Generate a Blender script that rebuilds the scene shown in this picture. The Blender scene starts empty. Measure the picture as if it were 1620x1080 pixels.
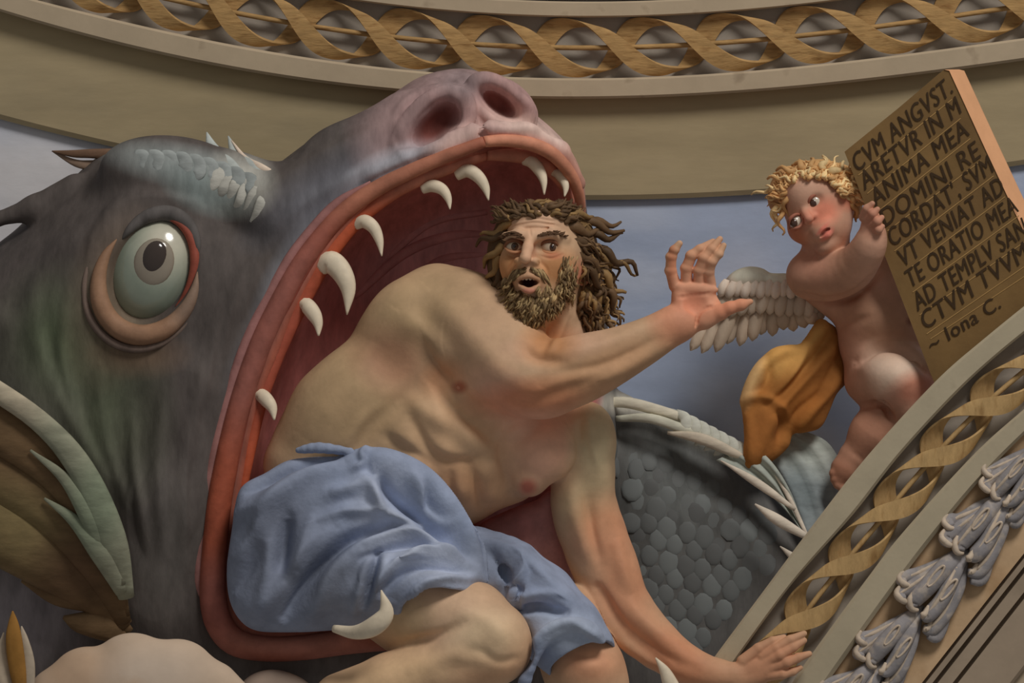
import bpy, bmesh, math, random
import numpy as np
from mathutils import Vector, Matrix

# ------------------------------------------------------------------ camera, light, exposure
D = 8000.0            # camera distance from the picture plane, in photograph pixels
S = 0.00125           # metres per photograph pixel at the picture plane
scene = bpy.context.scene
C = scene.collection

cam_data = bpy.data.cameras.new('camera')
cam_data.sensor_width = 36.0
cam_data.lens = 36.0 * D / 1620.0
cam_data.clip_end = 100.0
cam = bpy.data.objects.new('camera', cam_data)
cam.location = (0.0, -D * S, 0.0)
cam.rotation_euler = (math.pi / 2, 0.0, 0.0)
C.objects.link(cam)
scene.camera = cam

world = bpy.data.worlds.new('world')
scene.world = world
world.use_nodes = True
bgn = world.node_tree.nodes['Background']
bgn.inputs[0].default_value = (1.0, 0.97, 0.94, 1.0)
bgn.inputs[1].default_value = 0.30

def area_light(name, loc, target, size, power, col):
    ld = bpy.data.lights.new(name, 'AREA')
    ld.shape = 'DISK'
    ld.size = size
    ld.energy = power
    ld.color = col
    lo = bpy.data.objects.new(name, ld)
    lo.location = loc
    lo.rotation_euler = (Vector(target) - Vector(loc)).to_track_quat('-Z', 'Y').to_euler()
    C.objects.link(lo)
area_light('dome_window_light', (3.0, -4.4, 6.2), (0, 0, 0), 2.6, 600.0, (1.0, 0.97, 0.93))

scene.view_settings.view_transform = 'Standard'
scene.view_settings.look = 'None'
scene.view_settings.exposure = -0.82
scene.view_settings.gamma = 1.0
scene.view_settings.use_curve_mapping = False

random.seed(7)
rng = np.random.default_rng(11)

# ------------------------------------------------------------------ helpers
GAIN = 2.1
def lin1(v):
    v = v / 255.0
    return v / 12.92 if v <= 0.04045 else ((v + 0.055) / 1.055) ** 2.4
def c(r, g, b):
    return np.array([min(0.92, lin1(v) * GAIN) for v in (r, g, b)], dtype=np.float64)

def W(px, py, d):
    s = (D - d) / D
    return np.array([(px - 810.0) * s, (py - 540.0) * s, d], dtype=np.float64)
def Wa(a):
    a = np.asarray(a, float)
    s = (D - a[..., 2]) / D
    o = np.empty(a.shape[:-1] + (3,))
    o[..., 0] = (a[..., 0] - 810.0) * s
    o[..., 1] = (a[..., 1] - 540.0) * s
    o[..., 2] = a[..., 2]
    return o
def B(v):
    v = np.asarray(v, float)
    o = np.empty(v.shape)
    o[..., 0] = v[..., 0] * S
    o[..., 1] = -v[..., 2] * S
    o[..., 2] = -v[..., 1] * S
    return o

def catmull(pts, n=8, closed=False):
    P = np.asarray(pts, float)
    m = len(P)
    if closed:
        idx = np.arange(m)
        p0, p1, p2, p3 = P[(idx - 1) % m], P[idx], P[(idx + 1) % m], P[(idx + 2) % m]
    else:
        e = np.vstack([2 * P[0] - P[1], P, 2 * P[-1] - P[-2]])
        p0, p1, p2, p3 = e[:-3], e[1:-2], e[2:-1], e[3:]
    t = (np.arange(n) / n)[None, :, None]
    p0, p1, p2, p3 = (q[:, None, :] for q in (p0, p1, p2, p3))
    r = 0.5 * (2 * p1 + (p2 - p0) * t + (2 * p0 - 5 * p1 + 4 * p2 - p3) * t ** 2 + (3 * p1 - p0 - 3 * p2 + p3) * t ** 3)
    r = r.reshape(-1, P.shape[1])
    if not closed:
        r = np.vstack([r, P[-1:]])
    return r
def resample(P, n):
    P = np.asarray(P, float)
    l = np.concatenate([[0], np.cumsum(np.linalg.norm(np.diff(P, axis=0), axis=1))])
    t = np.linspace(0, l[-1], n)
    return np.stack([np.interp(t, l, P[:, k]) for k in range(P.shape[1])], axis=1)

# --- object making
def build(name, verts, faces, mat, parent=None, cols=None, smooth=True, recalc=False, local=True):
    """verts in local pixel space (x right, y down, d toward the viewer)"""
    me = bpy.data.meshes.new(name)
    v = B(verts) if local else np.asarray(verts, float)
    if isinstance(faces, np.ndarray) and faces.ndim == 2:
        nf, k = faces.shape
        me.vertices.add(len(v)); me.vertices.foreach_set('co', v.astype(np.float32).ravel())
        me.loops.add(nf * k); me.loops.foreach_set('vertex_index', faces.astype(np.int32).ravel())
        me.polygons.add(nf); me.polygons.foreach_set('loop_start', np.arange(0, nf * k, k, dtype=np.int32))
        me.update(calc_edges=True)
    else:
        me.from_pydata([tuple(x) for x in v], [], [tuple(int(i) for i in f) for f in faces])
        me.update()
    if recalc:
        bm = bmesh.new(); bm.from_mesh(me)
        bmesh.ops.recalc_face_normals(bm, faces=bm.faces)
        bm.to_mesh(me); bm.free()
    me.validate()
    if smooth:
        me.polygons.foreach_set('use_smooth', np.ones(len(me.polygons), dtype=bool))
    if cols is not None:
        cols = np.asarray(cols, float)
        if cols.ndim == 1:
            cols = np.tile(cols, (len(v), 1))
        a = me.color_attributes.new('Col', 'FLOAT_COLOR', 'POINT')
        rgba = np.ones((len(me.vertices), 4), dtype=np.float32)
        rgba[:, :3] = cols[:len(me.vertices)]
        a.data.foreach_set('color', rgba.ravel())
    if mat is not None:
        me.materials.append(mat)
    o = bpy.data.objects.new(name, me)
    C.objects.link(o)
    if parent is not None:
        o.parent = parent
        o.matrix_parent_inverse = parent.matrix_world.inverted()
    return o
def empty(name, p, label=None, cat=None, group=None):
    o = bpy.data.objects.new(name, None)
    o.empty_display_size = 0.05
    o.location = tuple(B(W(*p)))
    C.objects.link(o)
    o.matrix_world = Matrix.Translation(o.location)
    tag(o, label, cat, group)
    return o
def tag(o, label=None, cat=None, group=None, kind=None):
    if label: o['label'] = label
    if cat: o['category'] = cat
    if group: o['group'] = group
    if kind: o['kind'] = kind
    return o

# --- materials
def mat(name, col=None, rough=0.85, mott=0.16, mscale=14.0, bump=0.12, bscale=60.0, stretch=(1, 1, 1), spec=0.15, stain=None):
    """procedural plaster / skin / cloth: mottled colour with fine relief; col None reads the mesh's own colour zones"""
    m = bpy.data.materials.new(name); m.use_nodes = True
    nt = m.node_tree; N = nt.nodes; L = nt.links
    bs = N['Principled BSDF']
    bs.inputs['Roughness'].default_value = rough
    bs.inputs['Specular IOR Level'].default_value = spec
    tc = N.new('ShaderNodeTexCoord')
    mp = N.new('ShaderNodeMapping'); mp.inputs['Scale'].default_value = stretch
    L.new(tc.outputs['Object'], mp.inputs['Vector'])
    n1 = N.new('ShaderNodeTexNoise'); n1.inputs['Scale'].default_value = mscale; n1.inputs['Detail'].default_value = 7.0
    n1.inputs['Roughness'].default_value = 0.62
    L.new(mp.outputs[0], n1.inputs['Vector'])
    mr = N.new('ShaderNodeMapRange')
    mr.inputs['From Min'].default_value = 0.25; mr.inputs['From Max'].default_value = 0.75
    mr.inputs['To Min'].default_value = 1 - mott; mr.inputs['To Max'].default_value = 1 + mott
    L.new(n1.outputs['Fac'], mr.inputs['Value'])
    if col is None:
        src = N.new('ShaderNodeAttribute'); src.attribute_name = 'Col'
        base = src.outputs['Color']
    else:
        src = N.new('ShaderNodeRGB'); src.outputs[0].default_value = (*col, 1)
        base = src.outputs[0]
    if stain is not None:
        scol, sscale, lo, hi, amt = stain
        n2 = N.new('ShaderNodeTexNoise'); n2.inputs['Scale'].default_value = sscale; n2.inputs['Detail'].default_value = 5.0
        L.new(mp.outputs[0], n2.inputs['Vector'])
        r2 = N.new('ShaderNodeMapRange'); r2.inputs['From Min'].default_value = lo; r2.inputs['From Max'].default_value = hi
        r2.inputs['To Max'].default_value = amt
        L.new(n2.outputs['Fac'], r2.inputs['Value'])
        mx = N.new('ShaderNodeMix'); mx.data_type = 'RGBA'
        L.new(r2.outputs[0], mx.inputs[0]); L.new(base, mx.inputs[6]); mx.inputs[7].default_value = (*scol, 1)
        base = mx.outputs[2]
    mul = N.new('ShaderNodeVectorMath'); mul.operation = 'SCALE'
    L.new(base, mul.inputs[0]); L.new(mr.outputs[0], mul.inputs['Scale'])
    L.new(mul.outputs[0], bs.inputs['Base Color'])
    if bump > 0:
        n3 = N.new('ShaderNodeTexNoise'); n3.inputs['Scale'].default_value = bscale; n3.inputs['Detail'].default_value = 6.0
        L.new(mp.outputs[0], n3.inputs['Vector'])
        bp = N.new('ShaderNodeBump'); bp.inputs['Strength'].default_value = bump; bp.inputs['Distance'].default_value = 0.004
        L.new(n3.outputs['Fac'], bp.inputs['Height']); L.new(bp.outputs[0], bs.inputs['Normal'])
    return m

# --- signed distance sculpting
def poly_sd(P, X, Y):
    """signed distance (negative inside) of closed polygon P on a grid"""
    x = X.ravel().astype(np.float32); y = Y.ravel().astype(np.float32)
    best = np.full(x.shape, 1e18, np.float32); ins = np.zeros(x.shape, bool)
    P = P.astype(np.float32)
    for i in range(len(P)):
        ax, ay = P[i]; bx, by = P[(i + 1) % len(P)]
        ex, ey = bx - ax, by - ay
        l2 = ex * ex + ey * ey
        if l2 < 1e-9: continue
        t = np.clip(((x - ax) * ex + (y - ay) * ey) / l2, 0, 1)
        dx = x - ax - ex * t; dy = y - ay - ey * t
        np.minimum(best, dx * dx + dy * dy, out=best)
        if (ay > y.min() - 1e9) and ay != by:
            cond = ((ay > y) != (by > y)) & (x < ax + (y - ay) / (by - ay) * ex)
            ins ^= cond
    s = np.sqrt(best); s[ins] *= -1
    return s.reshape(X.shape)
def blur2(A, n):
    for _ in range(n):
        p = np.pad(A, 1, mode='edge')
        A = (p[:-2, 1:-1] + p[2:, 1:-1] + p[1:-1, :-2] + p[1:-1, 2:] + 2 * A) / 6
    return A

class Field:
    def __init__(self): self.ops = []
    def cap(self, a, b, k=10, sub=False):
        A = W(*a[:3]); Bb = W(*b[:3]); ra, rb = a[3], b[3]
        lo = np.minimum(A - ra, Bb - rb); hi = np.maximum(A + ra, Bb + rb)
        self.ops.append(('cap', (A, Bb, ra, rb), lo, hi, k, sub)); return self
    def chain(self, pts, k=10, sub=False, n=0):
        if n: pts = catmull(pts, n)
        for a, b in zip(pts[:-1], pts[1:]): self.cap(a, b, k, sub)
        return self
    def ell(self, p, r, rot=0, k=10, sub=False, yaw=0):
        a = math.radians(rot)
        M = np.array([[math.cos(a), math.sin(a), 0], [-math.sin(a), math.cos(a), 0], [0, 0, 1]])
        if yaw:
            b = math.radians(yaw)
            M = M @ np.array([[math.cos(b), 0, math.sin(b)], [0, 1, 0], [-math.sin(b), 0, math.cos(b)]])
        cc = W(*p); R = max(r)
        self.ops.append(('ell', (cc, np.array(r, float), M), cc - R, cc + R, k, sub)); return self
    def pil(self, poly, d0, R, T, k=10, sub=False, tx=0, ty=0, Tb=None, sm=6, blur=6):
        P = np.array([W(x, y, d0)[:2] for x, y in poly])
        P = catmull(P, sm, True) if sm > 1 else P
        cx, cy = P.mean(0)
        ext = abs(tx) * np.ptp(P[:, 0]) / 2 + abs(ty) * np.ptp(P[:, 1]) / 2 + 5
        Tb = T if Tb is None else Tb
        lo = np.array([P[:, 0].min(), P[:, 1].min(), d0 - Tb - ext]); hi = np.array([P[:, 0].max(), P[:, 1].max(), d0 + T + ext])
        self.ops.append(('pil', (P, d0, R, T, Tb, tx, ty, cx, cy, blur), lo, hi, k, sub)); return self
    @staticmethod
    def ev(kind, a, x, y, z):
        if kind == 'cap':
            A, Bb, ra, rb = a
            ba = (Bb - A).astype(np.float32); L = float(ba @ ba) + 1e-9
            px, py, pz = x - np.float32(A[0]), y - np.float32(A[1]), z - np.float32(A[2])
            h = np.clip((px * ba[0] + py * ba[1] + pz * ba[2]) / np.float32(L), 0, 1)
            return np.sqrt((px - ba[0] * h) ** 2 + (py - ba[1] * h) ** 2 + (pz - ba[2] * h) ** 2) - (np.float32(ra) + np.float32(rb - ra) * h)
        if kind == 'ell':
            cc, r, M = a
            M = M.astype(np.float32); r = r.astype(np.float32)
            px, py, pz = x - np.float32(cc[0]), y - np.float32(cc[1]), z - np.float32(cc[2])
            q = [(M[i, 0] * px + M[i, 1] * py + M[i, 2] * pz) for i in range(3)]
            k0 = np.sqrt(sum((q[i] / r[i]) ** 2 for i in range(3)))
            k1 = np.sqrt(sum((q[i] / (r[i] * r[i])) ** 2 for i in range(3))) + np.float32(1e-9)
            return k0 * (k0 - 1) / k1
        P, d0, R, T, Tb, tx, ty, cx, cy, blur = a
        X2, Y2 = np.broadcast_arrays(x[:, :, 0], y[:, :, 0])
        s = poly_sd(P, X2, Y2)
        u = np.clip(R + s, 0, None)
        if blur: u = blur2(u, blur)
        u = u[:, :, None].astype(np.float32)
        zz = z - np.float32(d0) - np.float32(tx) * (x - np.float32(cx)) - np.float32(ty) * (y - np.float32(cy))
        TT = np.where(zz > 0, np.float32(T), np.float32(Tb))
        k0 = np.sqrt((u / R) ** 2 + (zz / TT) ** 2)
        k1 = np.sqrt((u / R ** 2) ** 2 + (zz / TT ** 2) ** 2) + np.float32(1e-9)
        return k0 * (k0 - 1) / k1
    def grid(self, lo, hi, vox):
        ax = [np.arange(lo[i], hi[i] + vox, vox, dtype=np.float32) for i in range(3)]
        F = np.full([len(q) for q in ax], 1e3, np.float32)
        for kind, a, l, h, k, sub in self.ops:
            m = k + 2.5 * vox
            sl = []
            for i in range(3):
                i0 = max(0, int(math.floor((l[i] - m - lo[i]) / vox))); i1 = min(len(ax[i]), int(math.ceil((h[i] + m - lo[i]) / vox)) + 1)
                sl.append(slice(i0, i1))
            if any(s_.start >= s_.stop for s_ in sl): continue
            x = ax[0][sl[0]][:, None, None]; y = ax[1][sl[1]][None, :, None]; z = ax[2][sl[2]][None, None, :]
            f = self.ev(kind, a, x, y, z).astype(np.float32)
            G = F[sl[0], sl[1], sl[2]]
            kk = np.float32(max(k, 1e-3))
            if not sub:
                hh = np.clip(0.5 + 0.5 * (G - f) / kk, 0, 1)
                F[sl[0], sl[1], sl[2]] = G * (1 - hh) + f * hh - kk * hh * (1 - hh)
            else:
                hh = np.clip(0.5 - 0.5 * (G + f) / kk, 0, 1)
                F[sl[0], sl[1], sl[2]] = G * (1 - hh) - f * hh + kk * hh * (1 - hh)
        return F, ax
    def bounds(self, pad=6):
        lo = np.min([o[2] for o in self.ops if not o[5]], axis=0) - pad
        hi = np.max([o[3] for o in self.ops if not o[5]], axis=0) + pad
        return lo, hi
    def mesh(self, vox, fine=(), lo=None, hi=None):
        l, h = self.bounds(vox * 2.5)
        if lo is not None: l = np.maximum(l, lo)
        if hi is not None: h = np.minimum(h, hi)
        F, ax = self.grid(l, h, vox)
        self.F, self.ax = F, ax
        v, q = nets(F, l, vox)
        vs, qs = [], []
        if fine:
            cen = v[q].mean(1); keep = np.ones(len(q), bool)
            for (fl, fh, fv) in fine:
                keep &= ~np.all((cen > np.array(fl) + vox * 0.6) & (cen < np.array(fh) - vox * 0.6), axis=1)
            q = q[keep]
        vs.append(v); qs.append(q); off = len(v)
        for (fl, fh, fv) in fine:
            F2, _ = self.grid(np.array(fl, float), np.array(fh, float), fv)
            v2, q2 = nets(F2, np.array(fl, float), fv)
            vs.append(v2); qs.append(q2 + off); off += len(v2)
        v = np.vstack(vs); q = np.vstack(qs)
        used = np.zeros(len(v), bool); used[q.ravel()] = True
        remap = np.cumsum(used) - 1
        return v[used], remap[q]
    def prep(self, vox=5.0):
        l, h = self.bounds(10)
        self.F, self.ax = self.grid(l, h, vox); return self
    def snap(self, pts, off=0.0, rk=0.0):
        """put (px,py,r) points at the present front surface + off + rk*r"""
        P = []
        for x, y, r in pts:
            d = self.front(x, y)
            P.append([x, y, np.nan if d is None else d + off + rk * r, r])
        P = np.array(P); ok = ~np.isnan(P[:, 2]); i = np.arange(len(P))
        P[:, 2] = np.interp(i, i[ok], P[ok, 2]) if ok.any() else 0
        return [tuple(q) for q in P]
    def front(self, px, py, dg=0):
        """depth of the front surface under a photograph pixel"""
        p = W(px, py, dg)
        i = int(np.clip(round((p[0] - self.ax[0][0]) / (self.ax[0][1] - self.ax[0][0])), 0, len(self.ax[0]) - 1))
        j = int(np.clip(round((p[1] - self.ax[1][0]) / (self.ax[1][1] - self.ax[1][0])), 0, len(self.ax[1]) - 1))
        ins = np.nonzero(self.F[i, j] < 0)[0]
        return float(self.ax[2][ins[-1]]) if len(ins) else None

def nets(F, lo, vox):
    ins = F < 0
    nx, ny, nz = F.shape
    cnt = np.zeros((nx - 1, ny - 1, nz - 1), np.int8)
    for i in (0, 1):
        for j in (0, 1):
            for k in (0, 1):
                cnt += ins[i:nx - 1 + i, j:ny - 1 + j, k:nz - 1 + k]
    act = (cnt > 0) & (cnt < 8)
    I = np.argwhere(act)
    ids = np.full(act.shape, -1, np.int32); ids[act] = np.arange(len(I))
    pos = np.zeros((len(I), 3)); num = np.zeros(len(I))
    corners = [(i, j, k) for i in (0, 1) for j in (0, 1) for k in (0, 1)]
    val = {cn: F[I[:, 0] + cn[0], I[:, 1] + cn[1], I[:, 2] + cn[2]].astype(np.float64) for cn in corners}
    for a in corners:
        for ax_ in range(3):
            if a[ax_] == 0:
                b = list(a); b[ax_] = 1; b = tuple(b)
                fa, fb = val[a], val[b]
                cr = (fa < 0) != (fb < 0)
                t = np.where(cr, fa / np.where(cr, fa - fb, 1), 0)
                p = np.tile(np.array(a, float), (len(I), 1)); p[:, ax_] += t
                pos += p * cr[:, None]; num += cr
    v = (I + pos / num[:, None]) * vox + np.asarray(lo)
    quads = []
    for ax_ in range(3):
        o1, o2 = [(1, 2), (2, 0), (0, 1)][ax_]
        sA = [slice(None)] * 3; sB = [slice(None)] * 3
        sA[ax_] = slice(0, -1); sB[ax_] = slice(1, None)
        sA[o1] = sB[o1] = slice(1, -1); sA[o2] = sB[o2] = slice(1, -1)
        a = ins[tuple(sA)]; b = ins[tuple(sB)]
        E = np.argwhere(a != b)
        if not len(E): continue
        pol = a[E[:, 0], E[:, 1], E[:, 2]]
        base = E.copy(); base[:, o1] += 1; base[:, o2] += 1
        def cid(d1, d2):
            q = base.copy(); q[:, o1] += d1; q[:, o2] += d2
            return ids[q[:, 0], q[:, 1], q[:, 2]]
        Q = np.stack([cid(-1, -1), cid(0, -1), cid(0, 0), cid(-1, 0)], axis=1)
        Q[pol] = Q[pol][:, ::-1]
        quads.append(Q)
    q = np.vstack(quads)
    return v, q[:, ::1]

def paint(v, base, splats):
    """colour zones: splat = (px, py, rx, ry, rot, colour, strength[, dmin, dmax])"""
    col = np.tile(np.asarray(base, float), (len(v), 1))
    s = D / (D - v[:, 2]); X = v[:, 0] * s + 810; Y = v[:, 1] * s + 540
    for sp in splats:
        px, py, rx, ry, rot, cc, st = sp[:7]
        a = math.radians(rot)
        dx, dy = X - px, Y - py
        u = (dx * math.cos(a) + dy * math.sin(a)) / rx; w = (-dx * math.sin(a) + dy * math.cos(a)) / ry
        r = np.sqrt(u * u + w * w)
        f = st * np.clip(1.5 - r, 0, 1) ** 1.0
        f = np.where(f > 0, f * f * (3 - 2 * f) if st >= 1 else f, 0)
        if len(sp) > 7: f = f * (v[:, 2] > sp[7])
        if len(sp) > 8: f = f * (v[:, 2] < sp[8])
        col = col * (1 - f[:, None]) + np.asarray(cc) * f[:, None]
    return col

def relief(v, q, curves=(), blobs=(), lim=None):
    """sculpt ridges (amp > 0), creases (amp < 0) and swellings into a surface, along its normals
    curve = (points, width on the left of its direction, width on the right, height); blob = (px, py, rx, ry, rot, height)"""
    fn = np.cross(v[q[:, 2]] - v[q[:, 0]], v[q[:, 3]] - v[q[:, 1]])
    n = np.zeros_like(v)
    for k in range(4): np.add.at(n, q[:, k], fn)
    n /= np.linalg.norm(n, axis=1)[:, None] + 1e-9
    top = np.argsort(v[:, 2])[-200:]
    if n[top, 2].mean() < 0: n = -n
    fac = np.clip(n[:, 2] * 2.2 - 0.1, 0, 1)
    s = D / (D - v[:, 2]); X = v[:, 0] * s + 810; Y = v[:, 1] * s + 540
    h = np.zeros(len(v))
    for pts, wl, wr, amp in curves:
        P = catmull(np.array(pts, float), 6); w = max(wl, wr)
        m = np.nonzero((X > P[:, 0].min() - 2.6 * w) & (X < P[:, 0].max() + 2.6 * w) & (Y > P[:, 1].min() - 2.6 * w) & (Y < P[:, 1].max() + 2.6 * w) & (fac > 0))[0]
        if lim is not None: m = m[(v[m, 2] > lim[0]) & (v[m, 2] < lim[1])]
        if not len(m): continue
        x, y = X[m], Y[m]
        best = np.full(len(m), 1e18); side = np.zeros(len(m)); tt = np.zeros(len(m))
        L = np.concatenate([[0], np.cumsum(np.linalg.norm(np.diff(P, axis=0), axis=1))])
        for i in range(len(P) - 1):
            ex, ey = P[i + 1] - P[i]; l2 = ex * ex + ey * ey + 1e-9
            t = np.clip(((x - P[i, 0]) * ex + (y - P[i, 1]) * ey) / l2, 0, 1)
            dx = x - P[i, 0] - ex * t; dy = y - P[i, 1] - ey * t
            d2 = dx * dx + dy * dy; u = d2 < best
            best[u] = d2[u]; side[u] = (ex * dy - ey * dx)[u]; tt[u] = ((L[i] + t * math.sqrt(l2)) / L[-1])[u]
        wd = np.where(side < 0, wl, wr)
        h[m] += amp * np.sqrt(np.clip(np.sin(np.pi * np.clip(tt * 0.94 + 0.03, 0, 1)), 0, 1)) * np.exp(-best / (wd * wd))
    for px, py, rx, ry, rot, amp in blobs:
        a = math.radians(rot); dx, dy = X - px, Y - py
        r2 = ((dx * math.cos(a) + dy * math.sin(a)) / rx) ** 2 + ((-dx * math.sin(a) + dy * math.cos(a)) / ry) ** 2
        g = np.exp(-r2 * 1.2) * amp
        if lim is not None: g = g * (v[:, 2] > lim[0]) * (v[:, 2] < lim[1])
        h += g
    return v + n * (fac * h)[:, None]

# --- tubes, sheets, bands
def tube_geo(pts, n=8, seg=6, flat=1.0, cap=True, world=False):
    """tapered tube through (px,py,d,r); flat < 1 squashes it along the viewing axis"""
    P = catmull(pts, seg) if seg > 1 else np.asarray(pts, float)
    Q = P[:, :3] if world else Wa(P[:, :3]); r = np.maximum(P[:, 3], 0.15)
    T = np.gradient(Q, axis=0); T /= np.linalg.norm(T, axis=1)[:, None] + 1e-9
    ref = np.array([0, 0, 1.0])
    vs = []
    for i in range(len(Q)):
        t = T[i]
        a = np.cross(ref, t); la = np.linalg.norm(a)
        a = a / la if la > 1e-3 else np.array([1.0, 0, 0])
        b = np.cross(t, a)
        for j in range(n):
            th = 2 * math.pi * j / n
            vs.append(Q[i] + r[i] * (a * math.cos(th) + b * math.sin(th) * flat))
    m = len(Q); f = []
    for i in range(m - 1):
        for j in range(n):
            f.append((i * n + j, i * n + (j + 1) % n, (i + 1) * n + (j + 1) % n, (i + 1) * n + j))
    if cap:
        f.append(tuple(range(n))[::-1]); f.append(tuple((m - 1) * n + j for j in range(n)))
    return np.array(vs), f
def tube(name, pts, mt, parent=None, cols=None, **kw):
    v, f = tube_geo(pts, **kw)
    if cols is not None and callable(cols):
        cols = cols(v)
    return build(name, v, f, mt, parent, cols=cols, recalc=True)
def join(geos):
    vs, fs, off = [], [], 0
    for v, f in geos:
        vs.append(v); fs += [tuple(i + off for i in q) for q in f]; off += len(v)
    return np.vstack(vs), fs
def band_geo(A, Bc, prof):
    """prism swept along the strip between image curves A and B; prof = [(t across, depth), ...]"""
    A = np.asarray(A, float); Bc = np.asarray(Bc, float); n = len(A); m = len(prof)
    vs = np.array([W(*(A[i] * (1 - t) + Bc[i] * t), d) for i in range(n) for t, d in prof])
    f = [(i * m + j, i * m + (j + 1) % m, (i + 1) * m + (j + 1) % m, (i + 1) * m + j) for i in range(n - 1) for j in range(m)]
    f.append(tuple(range(m))[::-1]); f.append(tuple((n - 1) * m + j for j in range(m)))
    return vs, f
def band(name, A, Bc, prof, mt, parent=None, smooth=False):
    v, f = band_geo(A, Bc, prof)
    return build(name, v, f, mt, parent, smooth=smooth, recalc=True)
def sheet_geo(A, Bc, th=3.0, n=24, m=14, rip=0.0, rn=3.0, bulge=0.0):
    """thick rippled membrane between 3D curves A and B (px,py,d)"""
    A = resample(catmull(A, 6), n); Bc = resample(catmull(Bc, 6), n)
    g = np.zeros((n, m, 3))
    for j in range(m):
        t = j / (m - 1)
        g[:, j] = A * (1 - t) + Bc * t
        g[:, j, 2] += rip * math.sin(t * rn * 2 * math.pi) + bulge * math.sin(t * math.pi)
    top = Wa(g).reshape(-1, 3)
    g2 = g.copy(); g2[..., 2] -= th
    bot = Wa(g2).reshape(-1, 3)
    vs = np.vstack([top, bot]); o = n * m; f = []
    for i in range(n - 1):
        for j in range(m - 1):
            q = (i * m + j, i * m + j + 1, (i + 1) * m + j + 1, (i + 1) * m + j)
            f.append(q); f.append(tuple(k + o for k in q[::-1]))
    for i in range(n - 1):
        for j in (0, m - 1):
            f.append((i * m + j, (i + 1) * m + j, (i + 1) * m + j + o, i * m + j + o))
    for j in range(m - 1):
        for i in (0, n - 1):
            f.append((i * m + j, i * m + j + 1, i * m + j + 1 + o, i * m + j + o))
    return vs, f
def ellipsoid_geo(p, r, rot=0, nu=28, nv=16):
    a = math.radians(rot); cc = W(*p); vs = []; f = []
    for i in range(nv + 1):
        ph = math.pi * i / nv
        for j in range(nu):
            th = 2 * math.pi * j / nu
            x, y, z = r[0] * math.sin(ph) * math.cos(th), r[1] * math.sin(ph) * math.sin(th), r[2] * math.cos(ph)
            vs.append(cc + np.array([x * math.cos(a) - y * math.sin(a), x * math.sin(a) + y * math.cos(a), z]))
    for i in range(nv):
        for j in range(nu):
            f.append((i * nu + j, i * nu + (j + 1) % nu, (i + 1) * nu + (j + 1) % nu, (i + 1) * nu + j))
    return np.array(vs), f
# ------------------------------------------------------------------ materials
M_skyplaster = mat('blue_sky_plaster', None, mott=0.10, mscale=7.0, bump=0.10, bscale=40, stretch=(1, 1, 2.2), stain=(c(156, 160, 170), 3.0, 0.52, 0.72, 0.5))
M_olive = mat('olive_plaster', c(128, 115, 90), mott=0.14, mscale=7.0, bump=0.10, bscale=45, stretch=(0.5, 1, 2.0),
              stain=(c(106, 98, 82), 3.0, 0.5, 0.75, 0.55))
M_fillet = mat('cream_moulding_plaster', c(138, 124, 104), mott=0.10, mscale=9.0, bump=0.10, bscale=60, stain=(c(96, 82, 66), 18.0, 0.62, 0.78, 0.6))
M_recess = mat('grey_recess_plaster', c(122, 114, 104), mott=0.18, mscale=11.0, bump=0.1)
M_gold = mat('ochre_ribbon_plaster', c(134, 106, 68), mott=0.26, mscale=22.0, bump=0.25, bscale=70, stretch=(1, 1, 5), rough=0.7,
             stain=(c(88, 58, 28), 26.0, 0.52, 0.72, 0.6))
M_gold2 = mat('ochre_ribbon_plaster_diagonal', c(142, 116, 78), mott=0.22, mscale=20.0, bump=0.25, bscale=70, stretch=(3, 1, 1), rough=0.7,
              stain=(c(100, 70, 36), 24.0, 0.54, 0.74, 0.55))
M_rib = mat('pale_stone_plaster', c(136, 126, 106), mott=0.10, mscale=10.0, bump=0.12, bscale=70, stain=(c(104, 94, 78), 20.0, 0.6, 0.78, 0.5))
M_cream = mat('warm_cream_plaster', c(150, 126, 98), mott=0.14, mscale=12.0, bump=0.14, bscale=60, stain=(c(120, 92, 62), 9.0, 0.5, 0.7, 0.6))
M_soffit = mat('taupe_soffit_plaster', c(122, 108, 92), mott=0.12, mscale=8.0, bump=0.10, stain=(c(100, 88, 74), 6.0, 0.5, 0.7, 0.5))
M_husk = mat('grey_leaf_plaster', c(112, 108, 108), mott=0.25, mscale=30.0, bump=0.25, bscale=80, rough=0.7, stain=(c(150, 138, 124), 46.0, 0.50, 0.66, 0.55))
M_husk_highlight = mat('cream_leaf_highlight_plaster', c(150, 136, 120), mott=0.3, mscale=40.0, bump=0.2, bscale=80, rough=0.7)  # cream stands for painted highlights on the leaf ridges

# ------------------------------------------------------------------ the setting
def strip(pts, x):
    p = np.asarray(pts, float)
    return np.stack([x, np.polyval(np.polyfit(p[:, 0], p[:, 1], 4), x)], axis=1)
XS = np.linspace(-260, 1860, 108)
E0 = strip([(0, 17), (110, 50), (230, 83), (380, 112), (540, 132), (700, 147), (850, 157), (960, 158), (1080, 153), (1300, 135), (1450, 116), (1540, 106), (1620, 97)], XS)
E1 = strip([(65, 0), (180, 33), (300, 59), (420, 79), (540, 96), (660, 112), (800, 122), (940, 125), (1080, 121), (1200, 111), (1300, 100), (1450, 82), (1560, 70), (1680, 52)], XS)
E2 = strip([(65, -104), (180, -72), (300, -44), (450, -17), (570, 0), (680, 14), (760, 22), (840, 27), (960, 28), (1080, 25), (1200, 15), (1330, 0), (1450, -17), (1560, -33), (1680, -52)], XS)
E3 = E2 - np.array([0, 25.0])
E4 = E3 - np.array([0, 60.0])
FR = strip([(-70, 170), (0, 187), (175, 232), (400, 274), (600, 300), (800, 313), (940, 316), (1080, 313), (1210, 306), (1420, 287), (1620, 260)], XS)

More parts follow.
